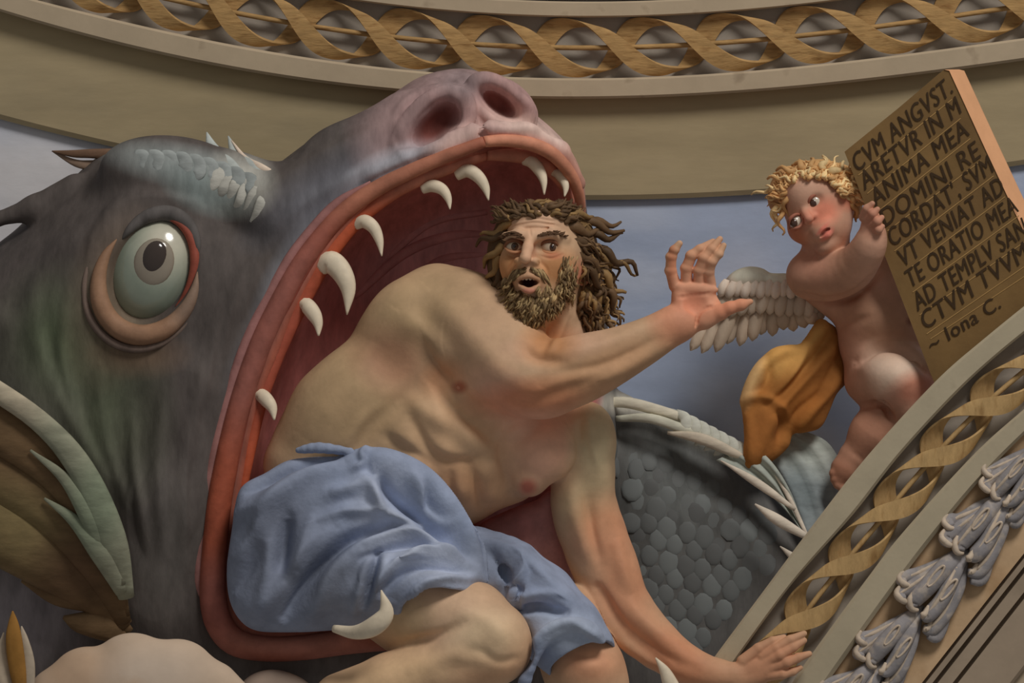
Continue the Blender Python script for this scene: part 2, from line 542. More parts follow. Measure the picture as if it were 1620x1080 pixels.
# sky-coloured back wall
rows = np.linspace(-160, 1240, 72)
prof_ = [(0, -440)] + [((y + 160) / 1400, -420) for y in rows] + [(1, -440)]
XW = np.linspace(-640, 2260, 120)
v, f = band_geo(np.stack([XW, np.full_like(XW, -160)], 1), np.stack([XW, np.full_like(XW, 1240)], 1), prof_)
pale_ = c(166, 163, 163)
wc = paint(v, c(126, 135, 153), [(60, 280, 150, 90, 20, pale_, 0.95), (-20, 380, 90, 60, 0, pale_, 0.9), (1240, 700, 90, 40, 10, c(160, 160, 164), 0.8), (1150, 640, 60, 50, 0, c(152, 156, 166), 0.6), (1000, 340, 70, 20, 0, c(150, 156, 168), 0.5), (1170, 450, 60, 60, 0, c(148, 150, 160), 0.5)])
tag(build('wall_back', v, f, M_skyplaster, smooth=False, recalc=True, cols=wc), kind='structure')
# olive frieze band with its clean lower edge
tag(band('trim_1', E0 - np.array([0, 30.0]), FR, [(0, -421), (0, -404), (0.96, -404), (1, -409), (1, -421)], M_olive), kind='structure')
# cornice: recessed field with the twisted ribbons, fillets above and below
cornice = band('trim_2', E2 - np.array([0, 6.0]), E1 + np.array([0, 6.0]), [(0, -422), (0, -400), (1, -400), (1, -422)], M_recess)
tag(cornice, kind='structure')
band('lower_fillet', E1, E0, [(0, -420), (0, -378), (0.1, -372), (0.88, -372), (1, -378), (1, -420)], M_fillet, cornice)
band('upper_fillet', E3, E2, [(0, -420), (0, -378), (0.1, -372), (0.9, -372), (1, -378), (1, -420)], M_fillet, cornice)
band('top_cove', E4, E3 - np.array([0, 2.0]), [(0, -422), (0, -378), (0.7, -380), (0.9, -398), (1, -398), (1, -422)], M_soffit, cornice)

def ribbons(axis, half, phase, pitch, wdt, d0, H, mt, parent, rod_r, names, thick=3.2, s_lo=None, s_hi=None):
    """two ribbons wound round a rod along an image curve; half(s) = half height"""
    ax_ = resample(catmull(axis, 8), 900)
    L = np.concatenate([[0], np.cumsum(np.linalg.norm(np.diff(ax_, axis=0), axis=1))])
    def at(s): return np.array([np.interp(s, L, ax_[:, 0]), np.interp(s, L, ax_[:, 1])])
    def nrm(s):
        t = at(s + 4) - at(s - 4); t /= np.linalg.norm(t) + 1e-9
        return np.array([t[1], -t[0]])      # to the upper side
    tot = L[-1]
    for j in (0, 1):
        vs = []; nst = int(tot / pitch * 26)
        ss = np.linspace(pitch * 0.2, tot - pitch * 0.2, nst)
        for s in ss:
            th = math.pi * (s - phase) / pitch + math.pi / 2 + j * math.pi
            s = s - 0.30 * pitch / math.pi * math.cos(th)
            A = half(s)
            for (u, rr) in ((-1, 0), (1, 0), (1, 1), (-1, 1)):
                uu = u * wdt / 2
                p = at(s + uu) + nrm(s + uu) * (A - rr * thick - (u + 1) * 5.5) * (1.3 * math.cos(th) - 0.3 * math.cos(th) ** 3)
                vs.append(W(p[0], p[1], d0 + (H - rr * thick) * math.sin(th)))
        f = []
        for i in range(nst - 1):
            for q in range(4):
                f.append((i * 4 + q, i * 4 + (q + 1) % 4, (i + 1) * 4 + (q + 1) % 4, (i + 1) * 4 + q))
        f.append((0, 1, 2, 3)); f.append(tuple((nst - 1) * 4 + q for q in (3, 2, 1, 0)))
        o = build(names[0], np.array(vs), f, mt, parent, smooth=False, recalc=True)
    pts = [(*at(s), d0, rod_r) for s in np.linspace(4, tot - 4, 60)]
    tube(names[1], pts, mt, parent, n=8, seg=1)

mid = (E1 + E2) / 2
Lm = np.concatenate([[0], np.cumsum(np.linalg.norm(np.diff(mid, axis=0), axis=1))])
ph = float(np.interp(729, mid[:, 0], Lm))
ribbons(mid[::3], lambda s: 47.0, ph, 127.0, 38.0, -384, 14.0, M_gold, cornice, 4.2, ('twisted_ribbon', 'centre_rod'))

# ------------------------------------------------------------------ diagonal arch at the right
NL = 70
def line(pts): return resample(catmull(pts, 8), NL)
L0 = line([(1095, 1088), (1133, 1035), (1200, 945), (1290, 825), (1373, 720), (1480, 603), (1560, 533), (1660, 452)])
L1 = line([(1135, 1088), (1160, 1050), (1253, 923), (1350, 813), (1423, 720), (1510, 625), (1580, 560), (1670, 488)])
L2 = line([(1248, 1088), (1280, 1040), (1370, 917), (1430, 840), (1540, 719), (1620, 647), (1690, 590)])
L3 = line([(1303, 1088), (1413, 933), (1513, 803), (1587, 720), (1690, 620)])
L4 = line([(1452, 1088), (1620, 875), (1690, 792)])
L5 = line([(1660, 1140), (1700, 1080), (1740, 1000)])
RF = 24.0
arch = band('trim_3', L1 - np.array([3.0, 3.0]), L2 + np.array([3.0, 3.0]), [(0, -38), (0, -18), (1, -18), (1, -38)], M_recess)
tag(arch, kind='structure')
band('outer_fillet', L0, L1, [(0, -38), (0, RF - 5), (0.12, RF), (0.9, RF), (1, RF - 6), (1, -38)], M_rib, arch)
band('inner_fillet', L2, L3, [(0, -38), (0, RF - 5), (0.12, RF), (0.86, RF), (1, RF - 8), (1, -38)], M_rib, arch)
rib_mid = (L1 + L2) / 2
Lr = np.concatenate([[0], np.cumsum(np.linalg.norm(np.diff(rib_mid, axis=0), axis=1))])
# a strap crosses the rod near (1408, 806)
k_ = int(np.argmin(np.linalg.norm(rib_mid - np.array([1408, 806]), axis=1)))
ribbons(rib_mid[::3], lambda s: 37.0, float(Lr[k_]), 112.0, 44.0, 2.0, 15.0, M_gold2, arch, 4.2, ('twisted_ribbon', 'centre_rod'))

field_ = band('trim_4', L3 - np.array([2.0, 2.0]), L4, [(0, -38), (0, 4), (0.5, -4), (1, 2), (1, -38)], M_cream)
tag(field_, kind='structure')
far = L4 + np.array([145.0, 0.0])
soffit = band('trim_5', L4, far, [(0, -38), (0, -14), (0.035, -14), (0.045, 8), (0.115, 8), (0.125, -14), (0.165, -14), (0.175, 10), (0.335, 10), (0.345, -12), (0.385, -12), (0.395, 8), (0.96, 8), (1, 2), (1, -38)], M_soffit)
tag(soffit, kind='structure')
tag(band('trim_6', far, far + np.array([90.0, 60.0]), [(0, -38), (0, -8), (1, -8), (1, -38)], M_fillet), kind='structure')

# leaf husks of the garland: six lobes each, in pixel units along the garland
LOBES = [([(4, 3, 6, 5), (45, 17, 12, 9), (76, 32, 14, 9.5), (92, 43, 18, 10), (97, 36, 26, 6)], True),
         ([(20, 4, 10, 5), (62, 16, 18, 10), (96, 26, 20, 10.5), (112, 31, 22, 11), (117, 22, 30, 6)], True),
         ([(-4, 1, 8, 6), (36, 6, 24, 13), (76, 8, 28, 14), (108, 9, 26, 12), (118, 5, 30, 7)], True),
         ([(0, -3, 8, 6), (40, -12, 22, 12), (80, -19, 26, 12.5), (108, -20, 26, 11), (116, -14, 30, 6)], True),
         ([(8, -6, 4, 5), (50, -26, 14, 9.5), (92, -37, 16, 11), (122, -36, 16, 10), (130, -28, 22, 6)], True),
         ([(62, -22, 2, 4), (100, -40, 8, 7.5), (130, -47, 10, 8.5), (137, -38, 18, 5)], False)]
def husk(root_px, ang, scale, label):
    o = empty('leaf_husk', (*root_px, 6), label, 'leaf ornament', 'grey leaf husks of the garland')
    ca, sa = math.cos(ang), math.sin(ang)
    def place(x, y): return (root_px[0] + scale * (x * ca - y * sa), root_px[1] + scale * (x * sa + y * ca))
    for lob, rib in LOBES:
        pts = [(*place(x + random.uniform(-3, 3), y + random.uniform(-2, 2)), d, r * scale * random.uniform(0.92, 1.08)) for x, y, d, r in lob]
        pt = tube('petal', pts, M_husk, o, n=10, seg=5, flat=0.75)
        if rib:
            rp = [(*place(x + 2, y + 2.5), d + r * 0.50, 3.0 * scale * k) for (x, y, d, r), k in zip(lob[:4], (0.4, 1.1, 1.2, 0.8))]
            tube('petal_rib', rp, M_husk_highlight, pt, n=6, seg=4)
        if rib and abs(lob[2][1]) < 20:      # pinched eyelet in the middle lobes
            x0, y0, d0, r0 = lob[2]
            loop = [(*place(x0 - 16 + 19 * math.cos(t), y0 + 4.6 * math.sin(t)), d0 + r0 * 0.72 - 1.2 * abs(math.sin(t)), 2.0 * scale) for t in np.linspace(0, 2 * math.pi, 13)]
            tube('eyelet', loop, M_husk_highlight, pt, n=6, seg=2)
        if rib:                              # pale rolled tip
            (x1, y1, d1, r1), (x2, y2, d2, r2) = lob[-2], lob[-1]
            tube('rolled_tip', [(*place(x1 - 8, y1 + r1 * 0.8), d1 + 3, 2.5 * scale), (*place(x1 + 4, y1 + r1 * 0.5), d1 + r1 * 0.45, 5.0 * scale), (*place(x2 + 1, y2), d2 + r2 * 0.2, 5.0 * scale), (*place(x2 - 3, y2 - r1 * 0.7), d2 - 2, 2.5 * scale)], M_husk_highlight, pt, n=6, seg=4)
    return o
for (rp, tp, sc, lb) in [
    ((1652, 700), (1590, 775), 0.98, 'grey leaf husk of the garland at the right picture edge, topmost'),
    ((1598, 775), (1525, 868), 1.08, 'grey leaf husk second from the top of the diagonal garland'),
    ((1528, 866), (1452, 960), 1.08, 'grey leaf husk third from the top of the diagonal garland'),
    ((1454, 962), (1392, 1042), 1.0, 'grey leaf husk fourth from the top of the diagonal garland'),
    ((1396, 1040), (1330, 1122), 1.0, 'grey leaf husk at the bottom picture edge, lowest of the garland')]:
    husk(rp, math.atan2(tp[1] - rp[1], tp[0] - rp[0]), sc, lb)
# ------------------------------------------------------------------ sea monster
M_hide = mat('wet_hide', None, rough=0.75, mott=0.30, mscale=16.0, bump=0.35, bscale=30, stretch=(2.2, 1, 0.8), spec=0.2)
M_flesh = mat('mouth_flesh', None, rough=0.65, mott=0.30, mscale=20.0, bump=0.4, bscale=36, spec=0.25)
M_tooth = mat('ivory_tooth', c(172, 160, 140), rough=0.55, mott=0.14, mscale=40.0, bump=0.1, spec=0.3)
M_eye = mat('pale_green_eye', None, rough=0.14, mott=0.10, mscale=18.0, bump=0.02, spec=0.7)
M_fin = mat('fin_membrane', None, rough=0.75, mott=0.28, mscale=16.0, bump=0.3, bscale=40, stretch=(1, 1, 2.5))

monster = empty('sea_monster', (480, 1080, -150), 'huge dark grey sea monster with gaping red mouth around the bearded man', 'sea monster')

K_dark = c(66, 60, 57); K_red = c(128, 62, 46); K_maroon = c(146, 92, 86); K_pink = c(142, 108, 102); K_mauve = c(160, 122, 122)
head_poly = [(-90, 470), (-20, 400), (30, 360), (70, 318), (110, 288), (150, 252), (190, 232), (235, 223), (285, 225), (335, 243), (385, 268), (415, 276),
             (450, 252), (500, 216), (560, 186), (620, 150), (660, 124), (700, 112), (740, 110), (780, 122), (812, 146), (838, 174), (872, 202), (902, 236), (922, 280),
             (928, 330), (940, 420), (962, 520), (975, 620), (975, 720), (950, 800), (930, 900), (915, 1000), (890, 1100), (860, 1180),
             (500, 1200), (100, 1200), (-90, 1200)]
cav_poly = [(770, 238), (700, 262), (640, 288), (580, 325), (528, 380), (490, 440), (455, 510), (425, 580), (402, 655), (385, 740), (370, 830), (360, 900), (368, 958), (395, 992),
            (450, 1000), (540, 992), (620, 990), (740, 1000), (850, 1000), (896, 950), (885, 850), (900, 760), (945, 660), (955, 560), (938, 480), (922, 400), (912, 330), (900, 280), (870, 244), (820, 232)]
hf = Field()
hf.pil(head_poly, -250, 210, 262, k=10, Tb=130, blur=14)
# brow hump, snout ridge, cheek and gill swellings
hf.ell((280, 275, -70), (120, 60, 60), rot=8, k=50)
hf.ell((395, 300, -70), (60, 50, 50), rot=30, k=40)
hf.chain([(440, 330, -40, 50), (540, 260, -70, 50), (640, 190, -80, 45)], k=50)
hf.ell((215, 470, -30), (140, 130, 60), rot=0, k=60)
hf.chain([(300, 620, -20, 60), (270, 800, -20, 70), (250, 950, -30, 70)], k=50)
# spike at the left picture edge
hf.chain([(120, 300, -150, 26), (55, 330, -140, 20), (-10, 348, -140, 10), (-60, 352, -140, 4)], k=14)
# nostril mounds and the cleft between
hf.ell((690, 192, -70), (74, 54, 46), rot=-38, k=26)
hf.ell((796, 170, -90), (62, 44, 44), rot=38, k=22)
hf.chain([(600, 272, -20, 20), (690, 240, 0, 20), (752, 212, 0, 17)], k=18)
hf.chain([(776, 205, -2, 16), (830, 212, -20, 17), (884, 240, -40, 16), (914, 290, -70, 13)], k=14)
hf.chain([(752, 128, -70, 5), (758, 170, -30, 6), (764, 215, 8, 7)], k=10, sub=True)
for (x, y, a, b, ro, dd) in ((690, 194, 58, 38, -42, -28), (790, 163, 50, 28, 36, -56)):
    q_ = math.radians(ro)
    ring = [(x + a * math.cos(t) * math.cos(q_) - b * math.sin(t) * math.sin(q_), y + a * math.cos(t) * math.sin(q_) + b * math.sin(t) * math.cos(q_), dd - 6 * math.cos(2 * t), 9 + 1.5 * math.sin(2 * t + 1)) for t in np.linspace(0, 2 * math.pi, 37)]
    hf.chain(ring, k=9)
hf.ell((686, 200, -14), (46, 24, 48), rot=-42, k=8, sub=True)
hf.ell((704, 184, -20), (24, 26, 44), rot=10, k=10, sub=True)
hf.ell((790, 163, -36), (40, 19, 46), rot=36, k=8, sub=True)
# eye socket
hf.ell((240, 430, 30), (66, 92, 46), rot=22, k=20, sub=True)
# gill creases and skin folds
# the mouth
hf.pil(cav_poly, 60, 90, 400, k=16, sub=True, Tb=290, blur=8)
# body behind the man, running off to the right
body_poly = [(900, 650), (960, 636), (1020, 640), (1080, 664), (1140, 700), (1200, 742), (1260, 800), (1330, 850), (1400, 920), (1420, 1060), (1330, 1180), (1000, 1180), (900, 1120), (880, 900)]
hf.pil(body_poly, -335, 150, 150, k=8, Tb=60, blur=10)
hf.chain([(880, 640, -250, 22), (980, 650, -240, 24), (1060, 672, -240, 22), (1140, 712, -250, 16)], k=20)
hv, hq = hf.mesh(4.0, lo=W(-80, 60, -420), hi=W(1450, 1150, 150))
hv = relief(hv, hq, curves=[
    ([(60, 440), (58, 520), (90, 620), (130, 700)], 10, 18, 9), ([(110, 470), (100, 560), (130, 680), (170, 760)], 8, 14, 8), ([(160, 580), (165, 680), (200, 790)], 8, 14, 7), ([(210, 640), (215, 740), (235, 860)], 7, 12, 6),
    ([(260, 620), (252, 740), (262, 880)], 7, 12, 6), ([(300, 640), (292, 760), (296, 900)], 6, 12, 6), ([(320, 560), (312, 640), (300, 740)], 6, 10, 5), ([(350, 470), (335, 560), (322, 640)], 6, 10, 5),
    ([(400, 400), (372, 470), (350, 560)], 7, 12, 6), ([(440, 350), (408, 420), (380, 500)], 7, 12, 5), ([(150, 380), (190, 330), (250, 312), (310, 322)], 8, 16, 9), ([(140, 420), (150, 370), (190, 318), (240, 298)], 8, 14, 6),
    ([(420, 300), (480, 262), (550, 226), (610, 196)], 12, 20, 8), ([(470, 330), (540, 286), (600, 260)], 8, 14, 5), ([(620, 200), (640, 165), (690, 138), (730, 132)], 8, 12, 8), ([(640, 250), (622, 225), (630, 195)], 7, 10, 6),
    ([(728, 130), (742, 150), (748, 182), (744, 214)], 6, 8, 6), ([(772, 200), (800, 204), (840, 202), (868, 212)], 6, 8, 6), ([(820, 150), (842, 170), (848, 192)], 6, 8, 6), ([(690, 118), (712, 126), (730, 148)], 5, 6, -5), ([(720, 112), (732, 126), (742, 144)], 5, 6, -5),
    ([(700, 222), (720, 205), (735, 200)], 5, 7, 5), ([(600, 230), (660, 158), (720, 122)], 8, 10, -5), ([(560, 300), (640, 262), (710, 236)], 5, 6, -5)],
    blobs=[(430, 560, 40, 60, 20, 5), (60, 640, 40, 60, 0, 10), (230, 900, 60, 60, 0, 8)], lim=(-250, 200))
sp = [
    (50, 970, 90, 70, 0, c(104, 98, 100), 0.9), (250, 860, 60, 120, 0, c(74, 70, 66), 0.6),  # first zone lightens the hide to offset the fin's shading
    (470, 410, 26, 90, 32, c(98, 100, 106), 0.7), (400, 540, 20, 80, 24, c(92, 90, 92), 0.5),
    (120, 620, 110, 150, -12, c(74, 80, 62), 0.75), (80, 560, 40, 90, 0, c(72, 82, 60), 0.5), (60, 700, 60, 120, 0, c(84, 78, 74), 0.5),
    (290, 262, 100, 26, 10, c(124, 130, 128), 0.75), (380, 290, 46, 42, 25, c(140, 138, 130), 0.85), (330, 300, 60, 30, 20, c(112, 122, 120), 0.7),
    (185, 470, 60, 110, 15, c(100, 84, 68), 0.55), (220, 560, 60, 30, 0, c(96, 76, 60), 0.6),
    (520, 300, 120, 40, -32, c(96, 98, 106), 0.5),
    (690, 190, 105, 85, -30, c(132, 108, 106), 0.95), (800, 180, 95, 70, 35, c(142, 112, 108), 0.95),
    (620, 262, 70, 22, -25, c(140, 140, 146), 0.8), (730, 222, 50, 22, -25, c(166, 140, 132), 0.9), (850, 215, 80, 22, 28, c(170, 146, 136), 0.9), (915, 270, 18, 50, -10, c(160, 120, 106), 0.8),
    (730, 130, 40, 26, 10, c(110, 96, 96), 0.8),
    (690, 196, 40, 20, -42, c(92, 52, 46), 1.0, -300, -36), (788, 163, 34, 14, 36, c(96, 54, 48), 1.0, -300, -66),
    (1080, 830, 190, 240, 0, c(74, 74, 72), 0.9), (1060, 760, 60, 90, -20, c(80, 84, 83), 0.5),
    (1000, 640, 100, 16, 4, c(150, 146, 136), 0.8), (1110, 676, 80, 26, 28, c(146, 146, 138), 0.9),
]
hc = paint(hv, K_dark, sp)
# flesh colour inside the mouth, brightened to offset the cavity's shade
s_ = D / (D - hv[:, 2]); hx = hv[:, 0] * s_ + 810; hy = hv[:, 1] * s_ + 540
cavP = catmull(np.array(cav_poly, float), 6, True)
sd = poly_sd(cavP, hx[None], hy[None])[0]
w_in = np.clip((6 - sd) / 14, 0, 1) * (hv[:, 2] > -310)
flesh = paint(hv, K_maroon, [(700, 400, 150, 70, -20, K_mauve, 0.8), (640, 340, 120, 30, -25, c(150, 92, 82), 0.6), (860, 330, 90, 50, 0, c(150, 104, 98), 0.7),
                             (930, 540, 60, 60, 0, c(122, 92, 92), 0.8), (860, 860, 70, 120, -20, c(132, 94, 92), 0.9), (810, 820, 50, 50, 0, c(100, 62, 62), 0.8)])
rim = np.clip(1 - np.abs(sd + 2) / 26, 0, 1) * (hv[:, 2] > -120) * (hx < 935)
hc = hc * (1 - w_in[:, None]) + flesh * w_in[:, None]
hc = hc * (1 - rim[:, None]) + c(132, 74, 58) * rim[:, None]
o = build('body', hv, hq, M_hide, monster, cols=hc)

def hfront(px, py, dflt=0):
    d = hf.front(px, py)
    return dflt if d is None else d
# lips and gums
def on_head(pts, off, r_scale=1.0, outward=0):
    out = []
    for x, y, r in pts:
        d = max([hfront(x + dx, y + dy, -120) for dx, dy in ((0, 0), (-14, -6), (-6, -14), (-20, 0), (0, -18), (8, -14))])
        out.append((x, y, d + off, r * r_scale))
    P = np.array(out); 
    for _ in range(3):
        P[1:-1, 2] = (P[:-2, 2] + 2 * P[1:-1, 2] + P[2:, 2]) / 4
    return [tuple(q) for q in P]
lipA = on_head([(766, 224, 9), (735, 236, 10), (700, 249, 11), (650, 271, 12), (600, 296, 13), (550, 330, 14), (510, 372, 15), (475, 420, 16), (443, 478, 17), (414, 540, 18), (390, 605, 18),
                (371, 670, 18), (357, 735, 19), (346, 800, 20), (339, 870, 20), (336, 930, 21), (344, 980, 22), (370, 1014, 22), (420, 1026, 20), (480, 1024, 20), (540, 1016, 20), (600, 1014, 16), (640, 1020, 8)], 2)
def lipcol(v):
    return paint(v, c(112, 60, 46), [(640, 270, 130, 40, -25, c(142, 94, 74), 0.8), (420, 520, 60, 180, 25, c(116, 72, 64), 0.75), (350, 800, 30, 120, 5, c(126, 62, 42), 0.8),
                                     (480, 1010, 150, 26, 0, c(138, 92, 79), 0.8), (345, 950, 40, 60, 0, c(122, 74, 66), 0.8)])
tube('lip', lipA, M_flesh, monster, cols=lipcol, n=14, seg=5)
lipC = [(x - 0.75 * r - 4, y - 0.5 * r - 2, d - 6, r * 0.62) for x, y, d, r in lipA[4:17]]
lipC[0] = (*lipC[0][:3], 2.0); lipC[-1] = (*lipC[-1][:3], 2.0)
tube('lip_fold', lipC, M_flesh, monster, cols=lambda v: paint(v, c(122, 84, 80), [(345, 820, 30, 120, 5, c(104, 72, 66), 0.8)]), n=10, seg=5)
lipB = on_head([(766, 224, 9), (800, 222, 10), (840, 228, 11), (874, 244, 11), (900, 272, 10), (915, 305, 9), (920, 340, 7)], 2)
tube('lip', lipB, M_flesh, monster, cols=lambda v: paint(v, c(156, 104, 82), []), n=12, seg=5)
gumA = [(x, y, d - 16, r) for x, y, d, r in on_head([(770, 246, 7), (735, 256, 10), (690, 272, 12), (640, 294, 12), (595, 322, 13), (552, 360, 14), (515, 408, 15), (485, 460, 15), (455, 520, 14), (430, 580, 13), (410, 640, 12), (394, 710, 11), (382, 780, 8)], 0)]
tube('gum', gumA, M_flesh, monster, cols=lambda v: paint(v, c(140, 66, 42), [(700, 270, 110, 30, -20, c(150, 98, 80), 0.9), (440, 560, 60, 120, 25, c(122, 62, 50), 0.7)]), n=12, seg=5)
gumA2 = [(x - 16, y - 6, d + 14, r * 0.55) for x, y, d, r in gumA[3:]]
tube('gum_fold', gumA2, M_flesh, monster, cols=c(104, 52, 42), n=10, seg=5)
gumB = [(x, y, d - 14, r) for x, y, d, r in on_head([(770, 246, 8), (810, 246, 11), (845, 252, 12), (872, 268, 12), (892, 292, 10), (904, 322, 8)], 0)]
tube('gum', gumB, M_flesh, monster, cols=c(150, 98, 80), n=12, seg=5)
# folds of the palate
for pts in ([(560, 470, -150, 6), (640, 400, -210, 9), (720, 372, -235, 9), (790, 372, -235, 5)], [(600, 420, -190, 5), (680, 352, -220, 8), (770, 335, -220, 5)], [(640, 450, -215, 5), (700, 410, -250, 8), (770, 402, -258, 5)]):
    pts = [(x, y, (hfront(x, y, -200)), r) for x, y, d, r in pts]
    tube('palate_fold', pts, M_flesh, monster, cols=c(150, 108, 106), n=8, seg=6)
# tongue and inner cheek seen below the man's armpit
tf = Field()
tf.pil([(752, 838), (800, 808), (850, 790), (872, 772), (884, 800), (896, 850), (908, 920), (912, 985), (880, 990), (830, 920), (790, 880)], -62, 40, 34, k=6)
tv, tq = tf.mesh(4.0)
build('tongue', tv, tq, M_flesh, monster, cols=paint(tv, c(168, 124, 118), [(800, 830, 70, 50, 20, c(136, 90, 86), 0.9)]))

# teeth
def tooth(pts, label=None):
    t = tube('tooth', pts, M_tooth, monster, n=12, seg=6, flat=0.8)
    if label: t['label'] = label
def tth(pts, dd):
    return [(x, y, dd + 6 * i, r) for i, (x, y, r) in enumerate(pts)]
def gd(x, y, lst):
    q = min(lst, key=lambda p: (p[0] - x) ** 2 + (p[1] - y) ** 2); return q[2]
for pts, lst in [
    ([(668, 300, 7), (684, 294, 10), (700, 300, 9), (709, 314, 6), (712, 331, 1)], gumA),
    ([(722, 278, 8), (740, 270, 11), (757, 280, 10), (768, 297, 7), (773, 317, 1)], gumA),
    ([(828, 254, 7), (842, 257, 10), (854, 271, 9), (860, 287, 6), (861, 308, 1)], gumB),
    ([(874, 273, 5), (884, 276, 8), (892, 287, 7), (895, 298, 5), (893, 311, 1)], gumB),
    ([(562, 356, 8), (576, 350, 11), (591, 360, 10), (600, 380, 7), (604, 405, 1)], gumA),
    ([(506, 424, 13), (522, 414, 18), (540, 430, 17), (551, 458, 12), (549, 498, 1)], gumA),
    ([(474, 484, 8), (484, 482, 12), (496, 496, 12), (503, 512, 8), (504, 531, 1.5)], gumA),
    ([(402, 630, 8), (412, 625, 11), (423, 634, 11), (431, 646, 8), (434, 664, 1.5)], gumA)]:
    tooth(tth(pts, gd(pts[0][0], pts[0][1], lst) + 6))
tooth([(528, 994, 150, 6), (562, 1000, 176, 11), (592, 990, 196, 15), (611, 968, 202, 12), (603, 933, 200, 1)], 'curved ivory tooth rising from the lower lip by the bare leg')
tooth([(1070, 1104, 84, 14), (1060, 1080, 88, 12), (1051, 1060, 90, 8), (1037, 1040, 90, 1)])

# eye
ed = -14
v, f = ellipsoid_geo((240, 427, ed), (65, 86, 46), rot=22)
eye = build('eyeball', v, f, M_eye, monster, cols=paint(v, c(106, 114, 102), [(262, 385, 44, 50, 20, c(150, 148, 132), 0.9), (262, 380, 24, 26, 20, c(158, 152, 138), 0.6)]), recalc=True)
v, f = ellipsoid_geo((243, 416, ed + 38), (32, 40, 12), rot=18)
build('iris', v, f, M_eye, eye, cols=c(112, 104, 92), recalc=True)
v, f = ellipsoid_geo((244, 408, ed + 43), (20, 28, 10), rot=18)
build('pupil', v, f, M_eye, eye, cols=c(46, 38, 34), recalc=True)
def arc(cx, cy, a, b, rot, t0, t1, r0, dd, n=14):
    out = []; q = math.radians(rot)
    for i in range(n):
        t = math.radians(t0 + (t1 - t0) * i / (n - 1))
        x, y = a * math.cos(t), b * math.sin(t)
        X_, Y_ = cx + x * math.cos(q) - y * math.sin(q), cy + x * math.sin(q) + y * math.cos(q); r_ = max(1, r0 * max(0.0, math.sin(math.pi * i / (n - 1))) ** 0.6)
        out.append((X_, Y_, max(dd, hfront(X_, Y_, dd) + 0.25 * r_), r_))
    return out
tube('lower_eyelid', arc(234, 440, 76, 92, 22, -25, 205, 17, ed + 14), M_flesh, eye, cols=lambda v: paint(v, c(116, 88, 68), [(300, 470, 30, 60, 0, c(98, 84, 74), 0.7)]), n=10, seg=3)
tube('eye_bag', arc(228, 446, 92, 108, 22, 10, 190, 7, ed + 16), M_hide, eye, cols=c(92, 78, 70), n=8, seg=3)
tube('upper_eyelid', arc(243, 426, 67, 92, 22, 195, 330, 13, ed + 18), M_hide, eye, cols=c(70, 66, 64), n=10, seg=3)
tube('eye_rim', arc(243, 427, 62, 84, 22, -100, 30, 8, ed + 24), M_flesh, eye, cols=c(108, 54, 42), n=8, seg=3)

# crest spines on the brow, horn-like fin at the left
def spine(pts, col, name='crest_spine', flat=0.45):
    return tube(name, pts, M_fin, monster, cols=col, n=10, seg=5, flat=flat)
spine([(384, 286, -22, 14), (356, 260, -34, 15), (337, 237, -62, 11), (327, 209, -80, 1)], c(136, 140, 136))
spine([(428, 286, -22, 12), (396, 266, -34, 14), (374, 246, -58, 10), (361, 215, -76, 1)], c(140, 144, 140))
spine([(440, 280, -24, 5), (412, 264, -26, 6), (388, 250, -44, 4), (366, 222, -70, 1)], c(176, 160, 144))
for i in range(9):   # scalloped plates under the crest
    x = 222 + i * 21; y = 258 + 0.0016 * (x - 240) ** 2 * (1 if x > 240 else 0)
    dd = hfront(x, y, -60)
    spine([(a_, b_, hfront(a_, b_, dd) + e_, r_) for a_, b_, e_, r_ in ((x - 10, y - 14, -3, 8), (x + 5, y - 8, 0, 13), (x + 9, y + 8, 0, 11), (x + 1, y + 22, -1, 3))], c(118, 122, 120) * random.uniform(0.9, 1.15), 'crest_plate', 0.3)
for i in range(6):
    x = 338 + i * 14; y = 276 + i * 9
    dd = hfront(x, y, -60)
    spine([(a_, b_, hfront(a_, b_, dd) + e_, r_) for a_, b_, e_, r_ in ((x + 14, y - 16, -2, 7), (x + 9, y - 2, 0, 12), (x, y + 16, 0, 9), (x - 12, y + 30, -1, 2))], c(146, 144, 136) * random.uniform(0.9, 1.1), 'crest_plate', 0.3)
spine([(190, 246, -200, 12), (150, 243, -190, 8), (115, 243, -185, 6), (82, 239, -185, 1)], c(84, 64, 50), 'thin_fin')
spine([(150, 262, -200, 9), (120, 258, -192, 6), (84, 240, -188, 1)], c(110, 92, 78), 'thin_fin')

# big leaf-like fin at the left, its rays spreading from a root low on the cheek
def ray(pts, col, name='fin_ray', flat=0.4, dz=0):
    return tube(name, [(x, y, d + dz, r) for x, y, d, r in pts], M_fin, monster, cols=col, n=12, seg=6, flat=flat)
brown = lambda v: paint(v, c(84, 66, 46), [(20, 830, 80, 60, 30, c(98, 86, 58), 0.8), (120, 900, 60, 50, 30, c(70, 52, 38), 0.7)])
pale = lambda v: paint(v, c(108, 108, 92), [(0, 620, 70, 50, 30, c(140, 130, 112), 0.9), (150, 800, 50, 90, 30, c(96, 104, 86), 0.8)])
ray([(200, 990, 40, 12), (120, 910, 66, 46), (40, 850, 76, 62), (-60, 790, 70, 70)], brown)
ray([(196, 985, 46, 12), (150, 880, 84, 36), (70, 790, 92, 46), (-60, 720, 80, 50)], brown)
ray([(196, 975, 50, 10), (158, 850, 98, 26), (85, 740, 108, 34), (-60, 640, 92, 42)], brown)
ray([(205, 1000, 34, 8), (150, 950, 52, 22), (90, 935, 60, 22), (34, 918, 60, 3)], brown)
ray([(196, 1012, 34, 12), (160, 990, 50, 22), (124, 984, 50, 16), (100, 976, 46, 3)], c(84, 66, 46))
ray([(200, 945, 70, 13), (174, 850, 118, 25), (128, 742, 130, 21), (60, 664, 126, 17), (-50, 590, 116, 17)], pale, 'fin_edge', 0.5)
